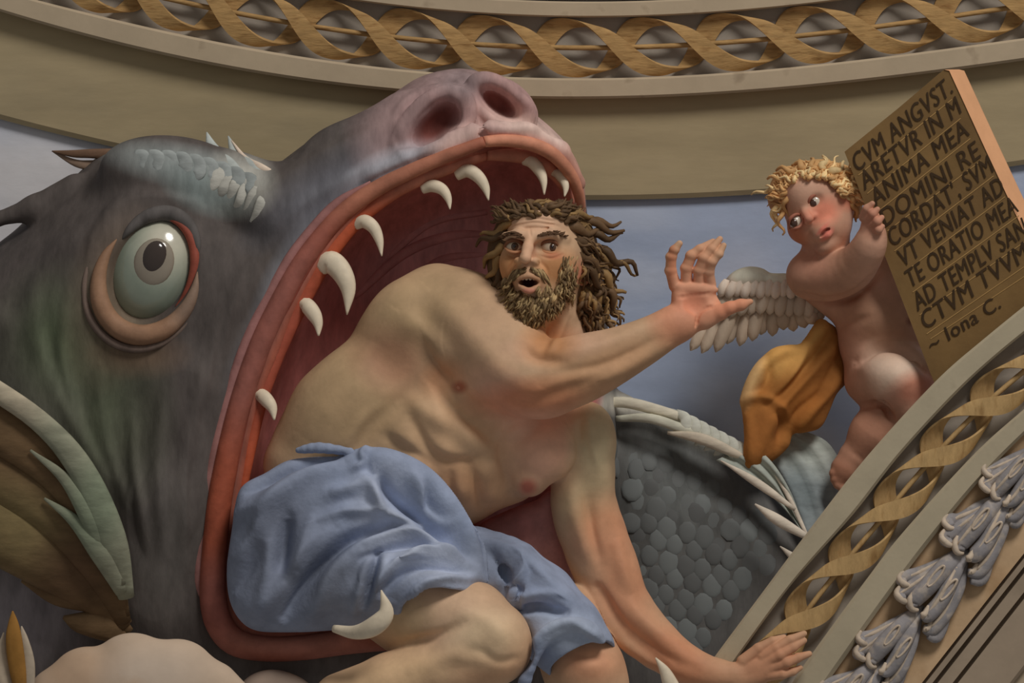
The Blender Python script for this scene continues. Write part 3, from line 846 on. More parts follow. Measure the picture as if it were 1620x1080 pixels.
ray([(190, 925, 90, 10), (154, 836, 124, 19), (105, 760, 130, 10), (48, 712, 124, 2)], pale, 'fin_edge', 0.5)
ray([(192, 938, 84, 9), (160, 872, 116, 19), (116, 822, 122, 10), (70, 788, 116, 2)], pale, 'fin_edge', 0.5)

# shoulder ridge and tail fin at the right
for pts, cc in (([(930, 643, -205, 7), (985, 636, -187, 9), (1045, 650, -183, 9), (1100, 668, -187, 7)], c(164, 158, 142)),
                ([(975, 662, -195, 5), (1030, 662, -175, 8), (1090, 682, -173, 8), (1150, 704, -179, 10), (1180, 712, -187, 3)], c(150, 148, 134)),
                ([(1056, 684, -175, 3), (1110, 694, -161, 9), (1160, 716, -165, 7), (1180, 724, -171, 2)], c(158, 148, 132))):
    tube('ridge_fold', pts, M_fin, monster, cols=cc, n=10, seg=6, flat=0.6)
for i in range(7):
    x = 1075 + i * 15; y = 664 + i * 8.0
    tube('ridge_plate', [(x - 6, y - 12, -187, 6), (x + 9, y - 2, -175, 10), (x + 8, y + 14, -173, 9), (x - 6, y + 24, -181, 2)], M_fin, monster, cols=c(152, 152, 142), n=8, seg=4, flat=0.45)
def fin_sheet(A, Bc, col, name, **kw):
    v, f = sheet_geo(A, Bc, **kw)
    return build(name, v, f, M_fin, monster, cols=col(v) if callable(col) else col, recalc=True)
fin_sheet([(1270, 842, -165), (1236, 800, -165), (1190, 760, -165), (1132, 728, -165)], [(1274, 840, -185), (1252, 780, -165), (1225, 735, -165), (1190, 700, -175)], c(126, 130, 122), 'tail_membrane', rip=5, rn=2.5, th=4)
fin_sheet([(1275, 846, -195), (1250, 780, -211), (1225, 735, -225), (1190, 700, -235)], [(1340, 800, -235), (1335, 745, -245), (1310, 700, -253), (1270, 680, -255)],
          lambda v: paint(v, c(108, 112, 112), [(1270, 705, 70, 40, 20, c(142, 146, 138), 0.9), (1260, 780, 40, 50, 0, c(86, 96, 98), 0.6)]), 'tail_membrane', rip=5, rn=3.0, th=4)
for pts in ([(1258, 806, -131, 3), (1200, 765, -129, 7), (1140, 728, -131, 1)], [(1278, 850, -125, 5), (1230, 822, -121, 9), (1194, 797, -123, 1.5)], [(1300, 888, -125, 12), (1262, 884, -119, 8), (1234, 864, -121, 1)],
            [(1277, 848, -141, 3), (1250, 790, -159, 4), (1222, 742, -167, 2), (1205, 715, -171, 1)]):
    tube('tail_spine', pts, M_fin, monster, cols=c(164, 154, 140), n=8, seg=5, flat=0.6)
# scales on the flank, each a little shield of its own
sv, sf = [], []
n_ = 10
prof = [(0.0, 3.4), (0.5, 3.0), (0.85, 1.6), (1.0, 0.0)]
for (rr, hh) in prof[1:]:
    for j in range(n_):
        a = 2 * math.pi * j / n_
        sv.append((math.cos(a) * rr, math.sin(a) * rr, hh))
sv.append((0, 0, prof[0][1]))
for i in range(2):
    for j in range(n_):
        sf.append((i * n_ + j, i * n_ + (j + 1) % n_, (i + 1) * n_ + (j + 1) % n_, (i + 1) * n_ + j))
for j in range(n_): sf.append((3 * n_, (j + 1) % n_, j))
scale_me = {}
for tint, cc in (('a', c(78, 80, 79)), ('b', c(86, 89, 88)), ('c', c(72, 73, 72))):
    so = build('scale', np.array(sv) * np.array([1, 1, 1]), sf, M_hide, None, cols=cc, recalc=True)
    scale_me[tint] = so.data; bpy.data.objects.remove(so)
cnt = 0
for row in range(13):
    for col_ in range(9):
        x = 968 + col_ * 29 + (row % 2) * 14 + random.uniform(-3, 3); y = 712 + row * 26 + col_ * 7 + random.uniform(-3, 3)
        # stay inside the flank: below the ridge, left of the diagonal arch, right of the arm
        if y < 700 + max(0, (x - 1010)) * 0.62 or x > 1120 + (1030 - y) * 0.74 or x < 955 + max(0, (y - 850)) * 0.62: continue
        d0 = hf.front(x, y)
        if d0 is None or d0 < -300: continue
        dxp = (hfront(x + 10, y, d0) - hfront(x - 10, y, d0)) / 20.0; dyp = (hfront(x, y + 10, d0) - hfront(x, y - 10, d0)) / 20.0
        so = bpy.data.objects.new('scale', scale_me[random.choice('aabc')])
        C.objects.link(so)
        n = Vector((-dxp * 1.0, -1.0, dyp * 1.0)).normalized()
        so.rotation_mode = 'QUATERNION'
        q = Vector((0, -1, 0)).rotation_difference(n)
        so.rotation_quaternion = q
        so.location = tuple(B(W(x, y, d0 - 0.5)))
        k = random.uniform(0.9, 1.1)
        so.scale = (17 * k, 1.5, 21 * k)
        so.parent = monster; so.matrix_parent_inverse = monster.matrix_world.inverted()
        cnt += 1
# ------------------------------------------------------------------ bearded man climbing out of the mouth
M_skin = mat('weathered_skin', None, rough=0.62, mott=0.14, mscale=22.0, bump=0.16, bscale=70, spec=0.2)
M_hair = mat('brown_hair', None, rough=0.6, mott=0.25, mscale=40.0, bump=0.2, bscale=90, spec=0.2)
M_blue = mat('blue_cloth', None, rough=0.85, mott=0.20, mscale=20.0, bump=0.30, bscale=90, spec=0.1)
M_eyew = mat('eye_white', None, rough=0.12, mott=0.04, mscale=30.0, bump=0.0, spec=0.7)

man = empty('person', (700, 1080, 40), 'bearded bare-chested man in blue cloth stepping out of the monster mouth, hand raised', 'person')
SK = c(152, 124, 98); SK_pink = c(172, 130, 108); SK_red = c(162, 98, 68); SK_olive = c(140, 118, 88); SK_amber = c(150, 98, 54)
mf = Field()
torso = [(700, 424), (660, 440), (618, 474), (572, 506), (548, 545), (512, 580), (476, 606), (450, 650), (430, 692), (418, 740), (450, 830), (600, 850), (728, 836), (790, 806), (832, 790),
         (862, 764), (890, 744), (925, 700), (905, 660), (860, 640), (810, 600), (785, 520), (752, 446)]
mf.pil(torso, -10, 130, 96, k=10, blur=26, Tb=80)
# rib cage swell, shoulder blade side, flank
mf.ell((690, 660, 40), (120, 86, 66), rot=38, k=40)
mf.ell((560, 640, 30), (100, 80, 60), rot=-50, k=40)
mf.ell((650, 500, 30), (70, 60, 55), rot=-30, k=40)
mf.prep()
def mus(x, y, rx, ry, rz, ro, k=12, sink=0.45, yaw=0):
    d = mf.front(x, y)
    mf.ell((x, y, (40 if d is None else d) - rz * sink), (rx, ry, rz), rot=ro, k=k)
# chest
mus(768, 628, 66, 36, 40, 40, 14, 0.35)
mus(742, 604, 42, 30, 30, 30, 14, 0.5)
mus(856, 708, 58, 56, 46, 60, 16, 0.35)
mus(836, 756, 32, 30, 34, 0, 14, 0.3)
mf.chain([(850, 640, 54, 26), (818, 664, 74, 16), (796, 684, 84, 9)], k=22)
# raised arm reaching toward the child
mf.chain([(690, 470, -6, 46), (735, 500, 22, 64)], k=30)
mf.chain([(730, 500, 26, 68), (775, 545, 76, 64), (825, 588, 112, 56), (866, 604, 124, 48)], k=26, n=3)
mf.ell((760, 500, 50), (60, 44, 40), rot=48, k=28)
mf.chain([(858, 602, 122, 50), (910, 588, 130, 48), (965, 566, 130, 40), (1020, 540, 128, 31), (1062, 516, 126, 25), (1080, 508, 126, 24)], k=14, n=3)
mf.ell((905, 564, 138), (60, 24, 30), rot=-14, k=22)
mf.ell((850, 634, 118), (44, 18, 30), rot=6, k=18)
# open hand, palm to the viewer
HD = 124
mf.pil([(1066, 448), (1086, 444), (1106, 446), (1128, 449), (1134, 468), (1142, 486), (1130, 508), (1112, 522), (1088, 524), (1070, 512), (1062, 486)], HD, 22, 15, k=6, blur=5)
mf.ell((1120, 500, HD + 12), (20, 15, 10), rot=-50, k=8)
mf.ell((1080, 492, HD + 10), (11, 28, 9), rot=-8, k=8)
mf.ell((1104, 456, HD + 8), (32, 9, 9), rot=4, k=6)
mf.ell((1100, 480, HD + 20), (16, 14, 8), rot=0, k=8, sub=True)
mf.chain([(1130, 484, HD + 18, 1.0), (1108, 492, HD + 18, 1.0), (1100, 515, HD + 18, 1.0)], k=5, sub=True, n=4)
mf.chain([(1072, 470, HD + 18, 0.9), (1100, 468, HD + 17, 0.9), (1126, 464, HD + 17, 0.9)], k=5, sub=True, n=4)
for pts in ([(1068, 452, 0, 10), (1061, 428, 6, 8.6), (1062, 406, 12, 8), (1067, 395, 16, 7), (1075, 385, 18, 5)],
            [(1086, 448, 2, 9.5), (1086, 424, 10, 8.8), (1094, 404, 16, 8.4), (1108, 394, 16, 7.4), (1128, 382, 12, 4.8)],
            [(1106, 449, 3, 9.5), (1106, 428, 12, 8.8), (1114, 408, 20, 8.4), (1126, 394, 20, 7.2), (1139, 378, 16, 4.8)],
            [(1124, 450, 3, 9), (1121, 430, 12, 8.2), (1126, 414, 20, 7.8), (1137, 402, 22, 6.6), (1145, 388, 20, 4.5)]):
    mf.chain([(x, y, HD + d, r) for x, y, d, r in pts], k=2.2)
    for x, y, d, r in pts[1:4]:
        mf.ell((x - 0.3, y, HD + d), (r * 1.0, r * 0.7, r * 1.02), k=4)
mf.chain([(1116, 506, HD + 4, 14), (1140, 494, HD + 12, 11.5), (1154, 487, HD + 16, 9.6), (1172, 482, HD + 16, 8.6), (1187, 477, HD + 14, 4.6)], k=5)
# supporting arm
mf.chain([(902, 690, -4, 48), (922, 712, -6, 48), (924, 790, -10, 47), (940, 850, -8, 50), (956, 900, -4, 47), (980, 950, 4, 43), (1018, 1000, 14, 39), (1070, 1042, 28, 31), (1120, 1064, 40, 24), (1158, 1070, 50, 21)], k=12, n=2)
mf.ell((936, 680, 10), (34, 44, 34), rot=-10, k=24)
mf.ell((982, 900, 12), (26, 50, 26), rot=-10, k=18)
mf.ell((1030, 990, 30), (52, 18, 20), rot=42, k=14)
mf.ell((905, 800, 4), (28, 60, 40), rot=-4, k=20)
mf.chain([(944, 930, 46, 4), (990, 1010, 56, 5), (1050, 1056, 60, 4)], k=12, sub=True)
H2 = 52
mf.pil([(1150, 1060), (1172, 1046), (1205, 1032), (1226, 1036), (1238, 1052), (1224, 1072), (1196, 1086), (1160, 1092)], H2, 20, 15, k=10, blur=4)
for pts in ([(1206, 1038, 4, 10), (1228, 1026, 8, 8.6), (1250, 1012, 6, 7.6), (1272, 1002, 0, 5)],
            [(1214, 1046, 5, 10), (1234, 1036, 12, 8.8), (1254, 1024, 8, 7.6), (1272, 1013, 0, 5)],
            [(1222, 1056, 5, 10), (1244, 1048, 12, 8.6), (1262, 1040, 6, 7.4), (1280, 1034, 0, 5)],
            [(1216, 1068, 4, 9), (1238, 1066, 9, 7.8), (1254, 1062, 4, 6.6), (1266, 1056, 0, 4.4)],
            [(1176, 1046, 2, 11), (1200, 1026, 4, 9), (1222, 1014, 2, 7.4), (1240, 1008, -2, 5)]):
    mf.chain([(x, y, H2 + d, r) for x, y, d, r in pts], k=2.5)
# legs
mf.chain([(560, 900, 0, 84), (660, 960, 60, 78), (740, 990, 110, 68), (776, 1016, 122, 62)], k=20)
mf.chain([(778, 1024, 122, 60), (700, 1058, 122, 52), (620, 1084, 116, 50), (540, 1110, 106, 46)], k=12)
mf.ell((786, 1006, 150), (44, 48, 34), rot=20, k=22)
mf.ell((738, 1016, 160), (46, 22, 22), rot=-20, k=20)
mf.chain([(840, 940, 10, 46), (880, 980, 30, 56), (925, 1062, 56, 60), (935, 1090, 58, 60)], k=20)
mf.ell((928, 1056, 86), (46, 40, 36), rot=0, k=20)
# neck and head
mf.chain([(866, 470, 36, 48), (872, 540, 10, 50), (850, 610, -6, 66)], k=26)
mf.chain([(896, 500, 50, 10), (872, 548, 56, 9), (852, 578, 52, 8)], k=12)
mf.ell((862, 405, 52), (64, 82, 78), rot=-4, k=14)
mf.ell((846, 462, 78), (46, 58, 56), rot=6, k=26)
mf.ell((846, 352, 96), (44, 30, 32), rot=0, k=26)
mf.ell((808, 416, 100), (17, 24, 20), rot=0, k=24)
mf.ell((880, 418, 104), (26, 22, 22), rot=0, k=20)
mf.chain([(800, 374, 118, 7), (820, 371, 128, 8), (838, 376, 130, 7)], k=9)
mf.chain([(850, 374, 130, 8), (872, 370, 124, 8), (894, 378, 112, 6)], k=9)
mf.ell((813, 389, 134), (16, 10, 13), rot=0, k=8, sub=True)
mf.ell((869, 390, 130), (18, 10.5, 13), rot=0, k=8, sub=True)
mf.chain([(838, 372, 130, 6.5), (835, 392, 142, 7.5), (831, 408, 152, 9)], k=7)
mf.ell((821, 413, 140), (8, 6.5, 10), rot=0, k=5)
mf.ell((845, 413, 139), (9, 6.5, 10), rot=0, k=5)
mf.ell((825, 418, 150), (4, 2.6, 6), k=2, sub=True)
mf.ell((840, 418, 149), (4, 2.6, 6), k=2, sub=True)
mf.ell((836, 438, 128), (26, 22, 18), rot=0, k=12)
mf.ell((836, 447, 142), (15, 10, 24), rot=4, k=4, sub=True)
mf.chain([(821, 441, 140, 2.4), (836, 436, 145, 2.8), (851, 441, 140, 2.4)], k=4, n=3)
mf.chain([(822, 453, 139, 2.8), (837, 460, 145, 3.8), (851, 453, 139, 2.8)], k=4, n=3)
for y in (352, 359, 346):
    mf.chain([(816, y + 3, 128, 1.0), (845, y, 136, 1.4), (876, y + 3, 124, 1.0)], k=3, sub=True, n=3)
# ear
mf.ell((926, 433, 44), (11, 18, 9), rot=8, k=4)
mf.ell((925, 430, 54), (5, 9, 5), rot=8, k=3, sub=True)
mf.ell((921, 447, 50), (6, 6, 6), k=3)
# nipples
nip = []
for (x, y, d) in ((727, 612, 100), (835, 770, 92)):
    nip.append((x, y))

def bx(x0, x1, y0, y1, d0, d1):
    a = W(x0, y0, (d0 + d1) / 2); b = W(x1, y1, (d0 + d1) / 2)
    return (np.array([a[0], a[1], d0]), np.array([b[0], b[1], d1]))
fine = [(*bx(776, 946, 318, 512, 20, 180), 1.25), (*bx(1046, 1196, 368, 530, 96, 166), 1.2), (*bx(1176, 1290, 994, 1092, 28, 86), 1.4)]
mv, mq = mf.mesh(2.6, fine=fine, hi=W(1400, 1110, 400))
mv = relief(mv, mq, curves=[
    # edge of the chest, breastbone, rib arch, belly line
    ([(690, 610), (712, 638), (746, 668), (786, 700)], 9, 12, -9), ([(822, 660), (798, 690), (796, 736), (812, 778)], 9, 10, -8), ([(650, 660), (684, 716), (734, 730), (776, 720)], 9, 11, -8),
    ([(712, 742), (716, 784), (734, 816)], 8, 9, -7), ([(742, 730), (754, 764), (762, 800)], 7, 8, -6), ([(610, 690), (650, 714), (694, 742)], 8, 10, -6), ([(560, 720), (590, 668), (640, 628), (672, 604)], 16, 20, -12),
    ([(480, 690), (520, 640), (560, 600), (590, 540)], 20, 26, 6), ([(540, 710), (580, 660), (620, 640)], 12, 16, 6),
    # shoulder, upper arm, forearm
    ([(640, 500), (690, 540), (712, 590)], 14, 22, 10), ([(690, 470), (740, 520), (790, 580), (840, 606)], 18, 26, 8), ([(828, 548), (850, 566), (890, 572)], 8, 10, -7), ([(770, 610), (830, 636), (880, 622), (940, 604)], 10, 14, -7),
    ([(870, 560), (940, 548), (1010, 522), (1060, 498)], 10, 12, 5), ([(930, 610), (990, 582), (1050, 548)], 9, 12, 5), ([(880, 590), (960, 574), (1040, 536)], 8, 9, -5),
    # supporting arm
    ([(950, 700), (956, 760), (960, 820)], 10, 14, 6), ([(905, 760), (912, 820), (930, 880)], 12, 12, 7), ([(930, 780), (938, 840), (950, 890)], 8, 9, -7), ([(975, 850), (985, 900), (1000, 940)], 10, 12, 7),
    ([(950, 930), (985, 985), (1040, 1030), (1100, 1058)], 9, 11, -7), ([(990, 950), (1030, 992), (1084, 1030)], 10, 12, 6), ([(940, 940), (970, 1005), (1030, 1050)], 9, 12, 6),
    ([(930, 660), (936, 700), (944, 740)], 5, 6, 4), ([(916, 664), (920, 700)], 5, 6, -4),
    # knees and shin
    ([(640, 1018), (690, 1004), (730, 986)], 8, 10, -7), ([(720, 960), (770, 980), (800, 1010)], 14, 16, 6), ([(760, 1030), (790, 1046), (822, 1040)], 8, 8, -4), ([(640, 1062), (720, 1036), (770, 1040)], 14, 16, 5), ([(900, 1030), (930, 1040), (960, 1040)], 8, 10, -4),
    # neck
    ([(900, 490), (880, 540), (862, 570)], 6, 7, 5), ([(880, 500), (864, 545)], 6, 7, -5)],
    blobs=[(694, 662, 26, 18, 38, 9), (746, 694, 28, 18, 36, 9), (706, 712, 24, 16, 30, 6), (768, 746, 20, 24, 10, 8), (728, 774, 22, 24, 30, 8), (780, 782, 20, 18, 20, 7), (642, 690, 28, 16, 36, 6), (664, 734, 30, 16, 34, 7), (660, 640, 22, 14, 44, 6),
           (620, 584, 50, 36, 30, -12), (756, 612, 30, 22, 40, 6), (856, 706, 36, 34, 50, 6), (836, 762, 24, 20, 0, 6), (786, 1006, 26, 24, 0, 5), (748, 1030, 20, 12, 0, -4), (930, 1050, 24, 18, 0, 5), (1076, 1040, 30, 14, 38, 3)])
mv = relief(mv, mq, curves=[([(812, 358), (846, 352), (884, 358)], 2.2, 2.2, -1.6), ([(818, 350), (846, 345), (876, 350)], 2.2, 2.2, -1.5), ([(816, 364), (846, 360), (880, 364)], 2.0, 2.0, -1.3), ([(838, 362), (840, 374)], 2, 2, -1.6),
    ([(816, 410), (806, 424), (804, 440)], 3, 3, -2.5), ([(850, 412), (864, 424), (868, 442)], 3, 3, -2.5), ([(800, 400), (812, 406), (826, 402)], 2.5, 2.5, -2), ([(854, 404), (872, 408), (890, 402)], 2.5, 2.5, -2)], lim=(70, 200))
ms = [
    (560, 620, 110, 130, 30, SK_olive, 0.75), (660, 480, 90, 60, -30, SK_olive, 0.7), (620, 570, 60, 45, 30, c(128, 92, 72), 0.75), (700, 600, 26, 30, 30, c(160, 108, 76), 0.6),  # left flank and armpit darkened as painted shade
    (800, 640, 70, 40, 40, SK_pink, 0.8), (860, 700, 70, 70, 0, SK_pink, 0.8), (730, 700, 90, 60, 40, c(164, 134, 104), 0.7), (740, 780, 70, 40, 30, c(164, 118, 84), 0.5),  # chest painted pinker and paler, as the lit side of the torso
    (940, 700, 34, 70, 0, c(158, 146, 116), 0.8), (920, 790, 50, 50, 0, c(146, 128, 98), 0.6), (960, 840, 50, 50, 0, SK_red, 0.5), (990, 930, 50, 60, 20, SK_red, 0.5), (1070, 1040, 80, 40, 38, SK_red, 0.6),  # pale shoulder zone is painted light; the reds are skin tone
    (1220, 1046, 70, 40, -20, c(150, 100, 74), 0.7),
    (850, 628, 90, 26, -5, SK_red, 0.75), (960, 580, 120, 30, -20, c(150, 112, 80), 0.6), (880, 545, 70, 22, -8, c(170, 134, 112), 0.6),
    (1075, 505, 40, 40, 0, SK_red, 0.6), (1100, 470, 60, 60, 0, c(172, 120, 96), 0.8), (1096, 478, 22, 18, 0, c(170, 104, 80), 0.5), (1160, 485, 40, 16, -20, c(166, 98, 72), 0.6),
    (1062, 410, 6, 50, 0, c(150, 86, 60), 0.6), (1100, 400, 60, 24, -30, c(170, 112, 84), 0.4),
    (700, 980, 90, 60, 20, c(176, 148, 122), 0.8), (640, 980, 40, 40, 0, c(128, 112, 84), 0.6), (790, 1040, 60, 40, -20, c(190, 136, 104), 0.7), (770, 1010, 50, 40, 0, c(194, 156, 126), 0.7), (620, 1070, 100, 30, -15, c(186, 148, 114), 0.8),  # leg highlights painted in, with shade under the thigh
    (935, 1050, 50, 34, 0, c(172, 116, 86), 0.6),
    (850, 352, 44, 22, 0, c(168, 134, 110), 0.7, 90), (803, 422, 20, 26, 0, SK_amber, 0.7, 60), (882, 424, 32, 28, 0, SK_amber, 0.7, 60), (836, 396, 12, 24, 0, c(172, 134, 108), 0.8, 110),  # forehead painted lighter, as if lit; amber cheeks are skin tone
    (836, 448, 22, 16, 0, c(140, 96, 70), 0.6, 110), (836, 447, 13, 8, 4, c(52, 28, 30), 1.0, 60, 141), (837, 460, 12, 4, 0, c(158, 100, 84), 0.8, 138),
    (876, 404, 14, 6, 0, c(150, 86, 64), 0.6, 90), (926, 434, 16, 20, 0, c(172, 110, 88), 0.8),
    (868, 545, 40, 30, 0, c(146, 100, 62), 0.8),
    (727, 612, 11, 9, 0, c(132, 80, 60), 0.95), (835, 770, 13, 12, 0, c(146, 84, 68), 0.95),
]
build('body', mv, mq, M_skin, man, cols=paint(mv, SK, ms))
def mfront(x, y, dflt=60):
    d = mf.front(x, y); return dflt if d is None else d
for x, y in nip:
    v, f = ellipsoid_geo((x, y, mfront(x, y)), (5.5, 5, 5.5), nu=14, nv=8)
    build('nipple', v, f, M_skin, man, cols=c(150, 102, 80), recalc=True)
# eyes
for (x, y, r, dd, dx) in ((813, 389, 13.5, 116, 1.0), (869, 390, 14.5, 112, 4.5)):
    v, f = ellipsoid_geo((x, y, dd), (r, r * 0.95, r), nu=24, nv=14)
    e = build('eyeball', v, f, M_eyew, man, cols=c(150, 134, 114), recalc=True)
    v, f = ellipsoid_geo((x + dx, y + 0.5, dd + r * 0.72), (6.6, 6.8, 5.2), nu=18, nv=10)
    build('iris', v, f, M_eyew, e, cols=c(62, 44, 32), recalc=True)
    v, f = ellipsoid_geo((x + dx, y + 0.5, dd + r * 0.86), (3.4, 3.6, 4.0), nu=14, nv=8)
    build('pupil', v, f, M_eyew, e, cols=c(26, 20, 18), recalc=True)
    tube('upper_eyelid', [(x - 16, y + 2, dd + 4, 1.5), (x - 9, y - 7, dd + 11, 3.0), (x + 1, y - 9.5, dd + 13, 3.4), (x + 10, y - 6, dd + 10, 3.0), (x + 17, y + 3, dd + 2, 1.5)], M_skin, e, cols=c(98, 64, 44), n=8, seg=4)  # dark lid colour carries the lid line and painted shade
    tube('lower_eyelid', [(x - 15, y + 2, dd + 4, 1.2), (x - 8, y + 8, dd + 10, 2.4), (x + 2, y + 10, dd + 12, 2.6), (x + 10, y + 8, dd + 9, 2.2), (x + 16, y + 3, dd + 2, 1.2)], M_skin, e, cols=c(150, 106, 76), n=8, seg=4)
# upper teeth just visible in the open mouth
for i, x in enumerate((827, 833, 839, 845)):
    v, f = ellipsoid_geo((x, 440, 138 - abs(x - 836) * 0.25), (3.0, 3.4, 2.0), nu=10, nv=6)
    build('front_tooth', v, f, M_tooth, man, recalc=True)

# hair, brows and beard made of wavy locks
def lock(p0, p1, r, amp, waves, ph=0.0, n=7, lift=0.0, curl=0.0):
    p0 = np.array(p0, float); p1 = np.array(p1, float)
    t_ = p1 - p0; L_ = np.linalg.norm(t_[:2]) + 1e-6
    nr = np.array([-t_[1], t_[0], 0]) / L_
    out = []
    m = max(10, int(waves * 8))
    for i in range(m + 1):
        t = i / m
        a = amp * (0.25 + t) * math.sin(waves * 2 * math.pi * t + ph)
        q = p0 + t_ * t + nr * (a + curl * t * t) + np.array([0, 0, lift * math.sin(math.pi * t) + amp * 0.6 * math.cos(waves * 2 * math.pi * t + ph)])
        out.append((*q, r * (1 - 0.75 * t ** 1.6) * (0.6 + 0.4 * min(1, t * 5))))
    return out
def hair_object(name, locks, base, parent, mt, var=0.25, alt=None, pa=0.3):
    vs, fs, cs, off = [], [], [], 0
    for L_ in locks:
        v, f = tube_geo(L_, n=6, seg=1)
        vs.append(v); fs += [tuple(i + off for i in q) for q in f]; off += len(v)
        k = 1 + random.uniform(-var, var)
        cc = (np.array(alt) if (alt is not None and random.random() < pa) else np.array(base)) * k
        cs.append(np.tile(cc, (len(v), 1)))
    return build(name, np.vstack(vs), fs, mt, parent, cols=np.vstack(cs), recalc=True)
HB = c(74, 56, 38); HL = c(128, 100, 62)
hairf = Field()
hairf.ell((872, 384, 30), (70, 66, 74), rot=0, k=10)
hairf.ell((905, 430, 10), (48, 74, 50), rot=-8, k=20)
hairf.ell((920, 485, -6), (36, 44, 40), rot=0, k=20)
hairf.ell((806, 372, 60), (26, 40, 34), rot=14, k=14)
hairf.ell((790, 415, 50), (20, 44, 30), rot=-4, k=14)
hairf.ell((800, 460, 46), (20, 36, 26), rot=0, k=14)
hairf.ell((846, 346, 84), (50, 18, 34), rot=2, k=14)
hairf.ell((846, 412, 150), (52, 70, 78), rot=0, k=8, sub=True)
hairf.ell((868, 392, 130), (42, 44, 58), rot=0, k=8, sub=True)
hairf.ell((926, 434, 70), (15, 20, 40), rot=0, k=6, sub=True)
gv, gq = hairf.mesh(2.4)
hair = build('hair', gv, gq, M_hair, man, cols=paint(gv, HB, [(870, 335, 70, 26, 0, c(104, 80, 50), 0.8), (930, 350, 50, 40, 30, c(96, 74, 46), 0.6)]))
def hfr(x, y, dflt=40):
    d = hairf.front(x, y); return dflt if d is None else d
locks = []
# named strands along the outline, read off the picture
for p0, p1, r, amp, w_, ph in [
    ((900, 340, 60), (985, 372, 20), 9, 5, 1.6, 0.2), ((915, 350, 55), (982, 356, 10), 8, 5, 1.4, 1.0), ((925, 370, 50), (984, 378, 16), 8, 6, 1.5, 2.0), ((930, 385, 45), (1010, 432, 6), 9, 7, 2.1, 0.4),
    ((935, 400, 45), (1012, 428, 0), 6, 6, 2.0, 2.8), ((940, 420, 40), (985, 468, 4), 9, 7, 1.6, 1.0), ((945, 440, 36), (982, 494, 2), 9, 8, 1.5, 0.0), ((935, 455, 36), (962, 500, 10), 9, 7, 1.5, 2.2),
    ((930, 470, 30), (958, 522, 0), 8, 7, 1.5, 0.6), ((915, 490, 26), (944, 532, 4), 8, 6, 1.4, 1.4), ((905, 470, 44), (926, 530, 14), 9, 6, 1.4, 2.6),
    ((810, 352, 110), (764, 378, 60), 8, 5, 1.3, 0.4), ((800, 366, 100), (752, 388, 56), 7, 5, 1.4, 1.4), ((795, 385, 90), (766, 424, 56), 8, 5, 1.3, 2.4), ((792, 405, 86), (768, 446, 56), 8, 5, 1.3, 0.8),
    ((792, 425, 84), (776, 470, 56), 7, 5, 1.3, 1.8), ((820, 340, 118), (776, 350, 70), 8, 5, 1.4, 3.0), ((795, 445, 84), (782, 492, 60), 7, 4, 1.2, 0.3),
    ((840, 334, 120), (790, 330, 84), 9, 5, 1.3, 2.0), ((850, 332, 116), (880, 322, 70), 9, 4, 1.2, 0.6), ((860, 336, 118), (920, 330, 60), 10, 5, 1.3, 1.6), ((878, 344, 112), (938, 342, 46), 10, 5, 1.3, 0.2),
    ((892, 358, 104), (950, 372, 40), 10, 6, 1.4, 2.4), ((902, 376, 96), (956, 400, 36), 10, 6, 1.4, 1.0), ((908, 394, 88), (962, 436, 32), 10, 6, 1.5, 0.0), ((914, 410, 78), (965, 460, 30), 9, 6, 1.5, 1.2),
    ((828, 330, 112), (850, 318, 70), 9, 4, 1.2, 0.9), ((800, 344, 100), (820, 324, 70), 8, 4, 1.2, 0.2), ((870, 330, 100), (905, 316, 50), 8, 4, 1.3, 1.3)]:
    locks.append(lock(p0, p1, r, amp, w_, ph, lift=8, curl=random.uniform(-6, 6)))
for i in range(230):
    a = random.uniform(-2.9, 1.4)
    x = 872 + 62 * math.cos(a) * random.uniform(0.6, 1.0); y = 395 + 62 * math.sin(a) * random.uniform(0.6, 1.05)
    if x < 915 and 352 < y < 520 and x > 796 and abs(x - 850) < 62: continue
    d0 = hfr(x, y) + 2
    dx, dy = x - 866, y - 380
    l = math.hypot(dx, dy) + 1e-6
    e = (x + dx / l * random.uniform(12, 34), y + dy / l * 10 + random.uniform(10, 34), d0 - random.uniform(8, 24))
    locks.append(lock((x - dx / l * 16, y - dy / l * 16, d0 - 2), e, random.uniform(2.4, 4.8), random.uniform(3, 6), random.uniform(1.0, 1.8), random.uniform(0, 6), lift=8))
for i in range(110):
    x = random.uniform(800, 900); y = 334 + 0.006 * (x - 848) ** 2 + random.uniform(-8, 4)
    d0 = max(hfr(x, y, 100), mfront(x, y, 100)) + 3
    sg = 1 if x > 845 + random.uniform(-30, 30) else -1
    locks.append(lock((x, y + 2, d0), (x + sg * random.uniform(14, 34), y + random.uniform(-16, 6), d0 - random.uniform(14, 30)), random.uniform(3, 5), random.uniform(2, 5), random.uniform(0.9, 1.6), random.uniform(0, 6), lift=9))
for i in range(110):
    x = random.uniform(915, 965); y = random.uniform(400, 500)
    d0 = hfr(x, y, 10)
    locks.append(lock((x, y, d0), (x + random.uniform(2, 22), y + random.uniform(20, 44), d0 - random.uniform(0, 16)), random.uniform(2.6, 5.4), random.uniform(3, 7), random.uniform(1.0, 1.8), random.uniform(0, 6), lift=6))
tag(hair_object('hair_locks', locks, HB, hair, M_hair, 0.28, c(112, 88, 56), 0.28), kind='stuff')
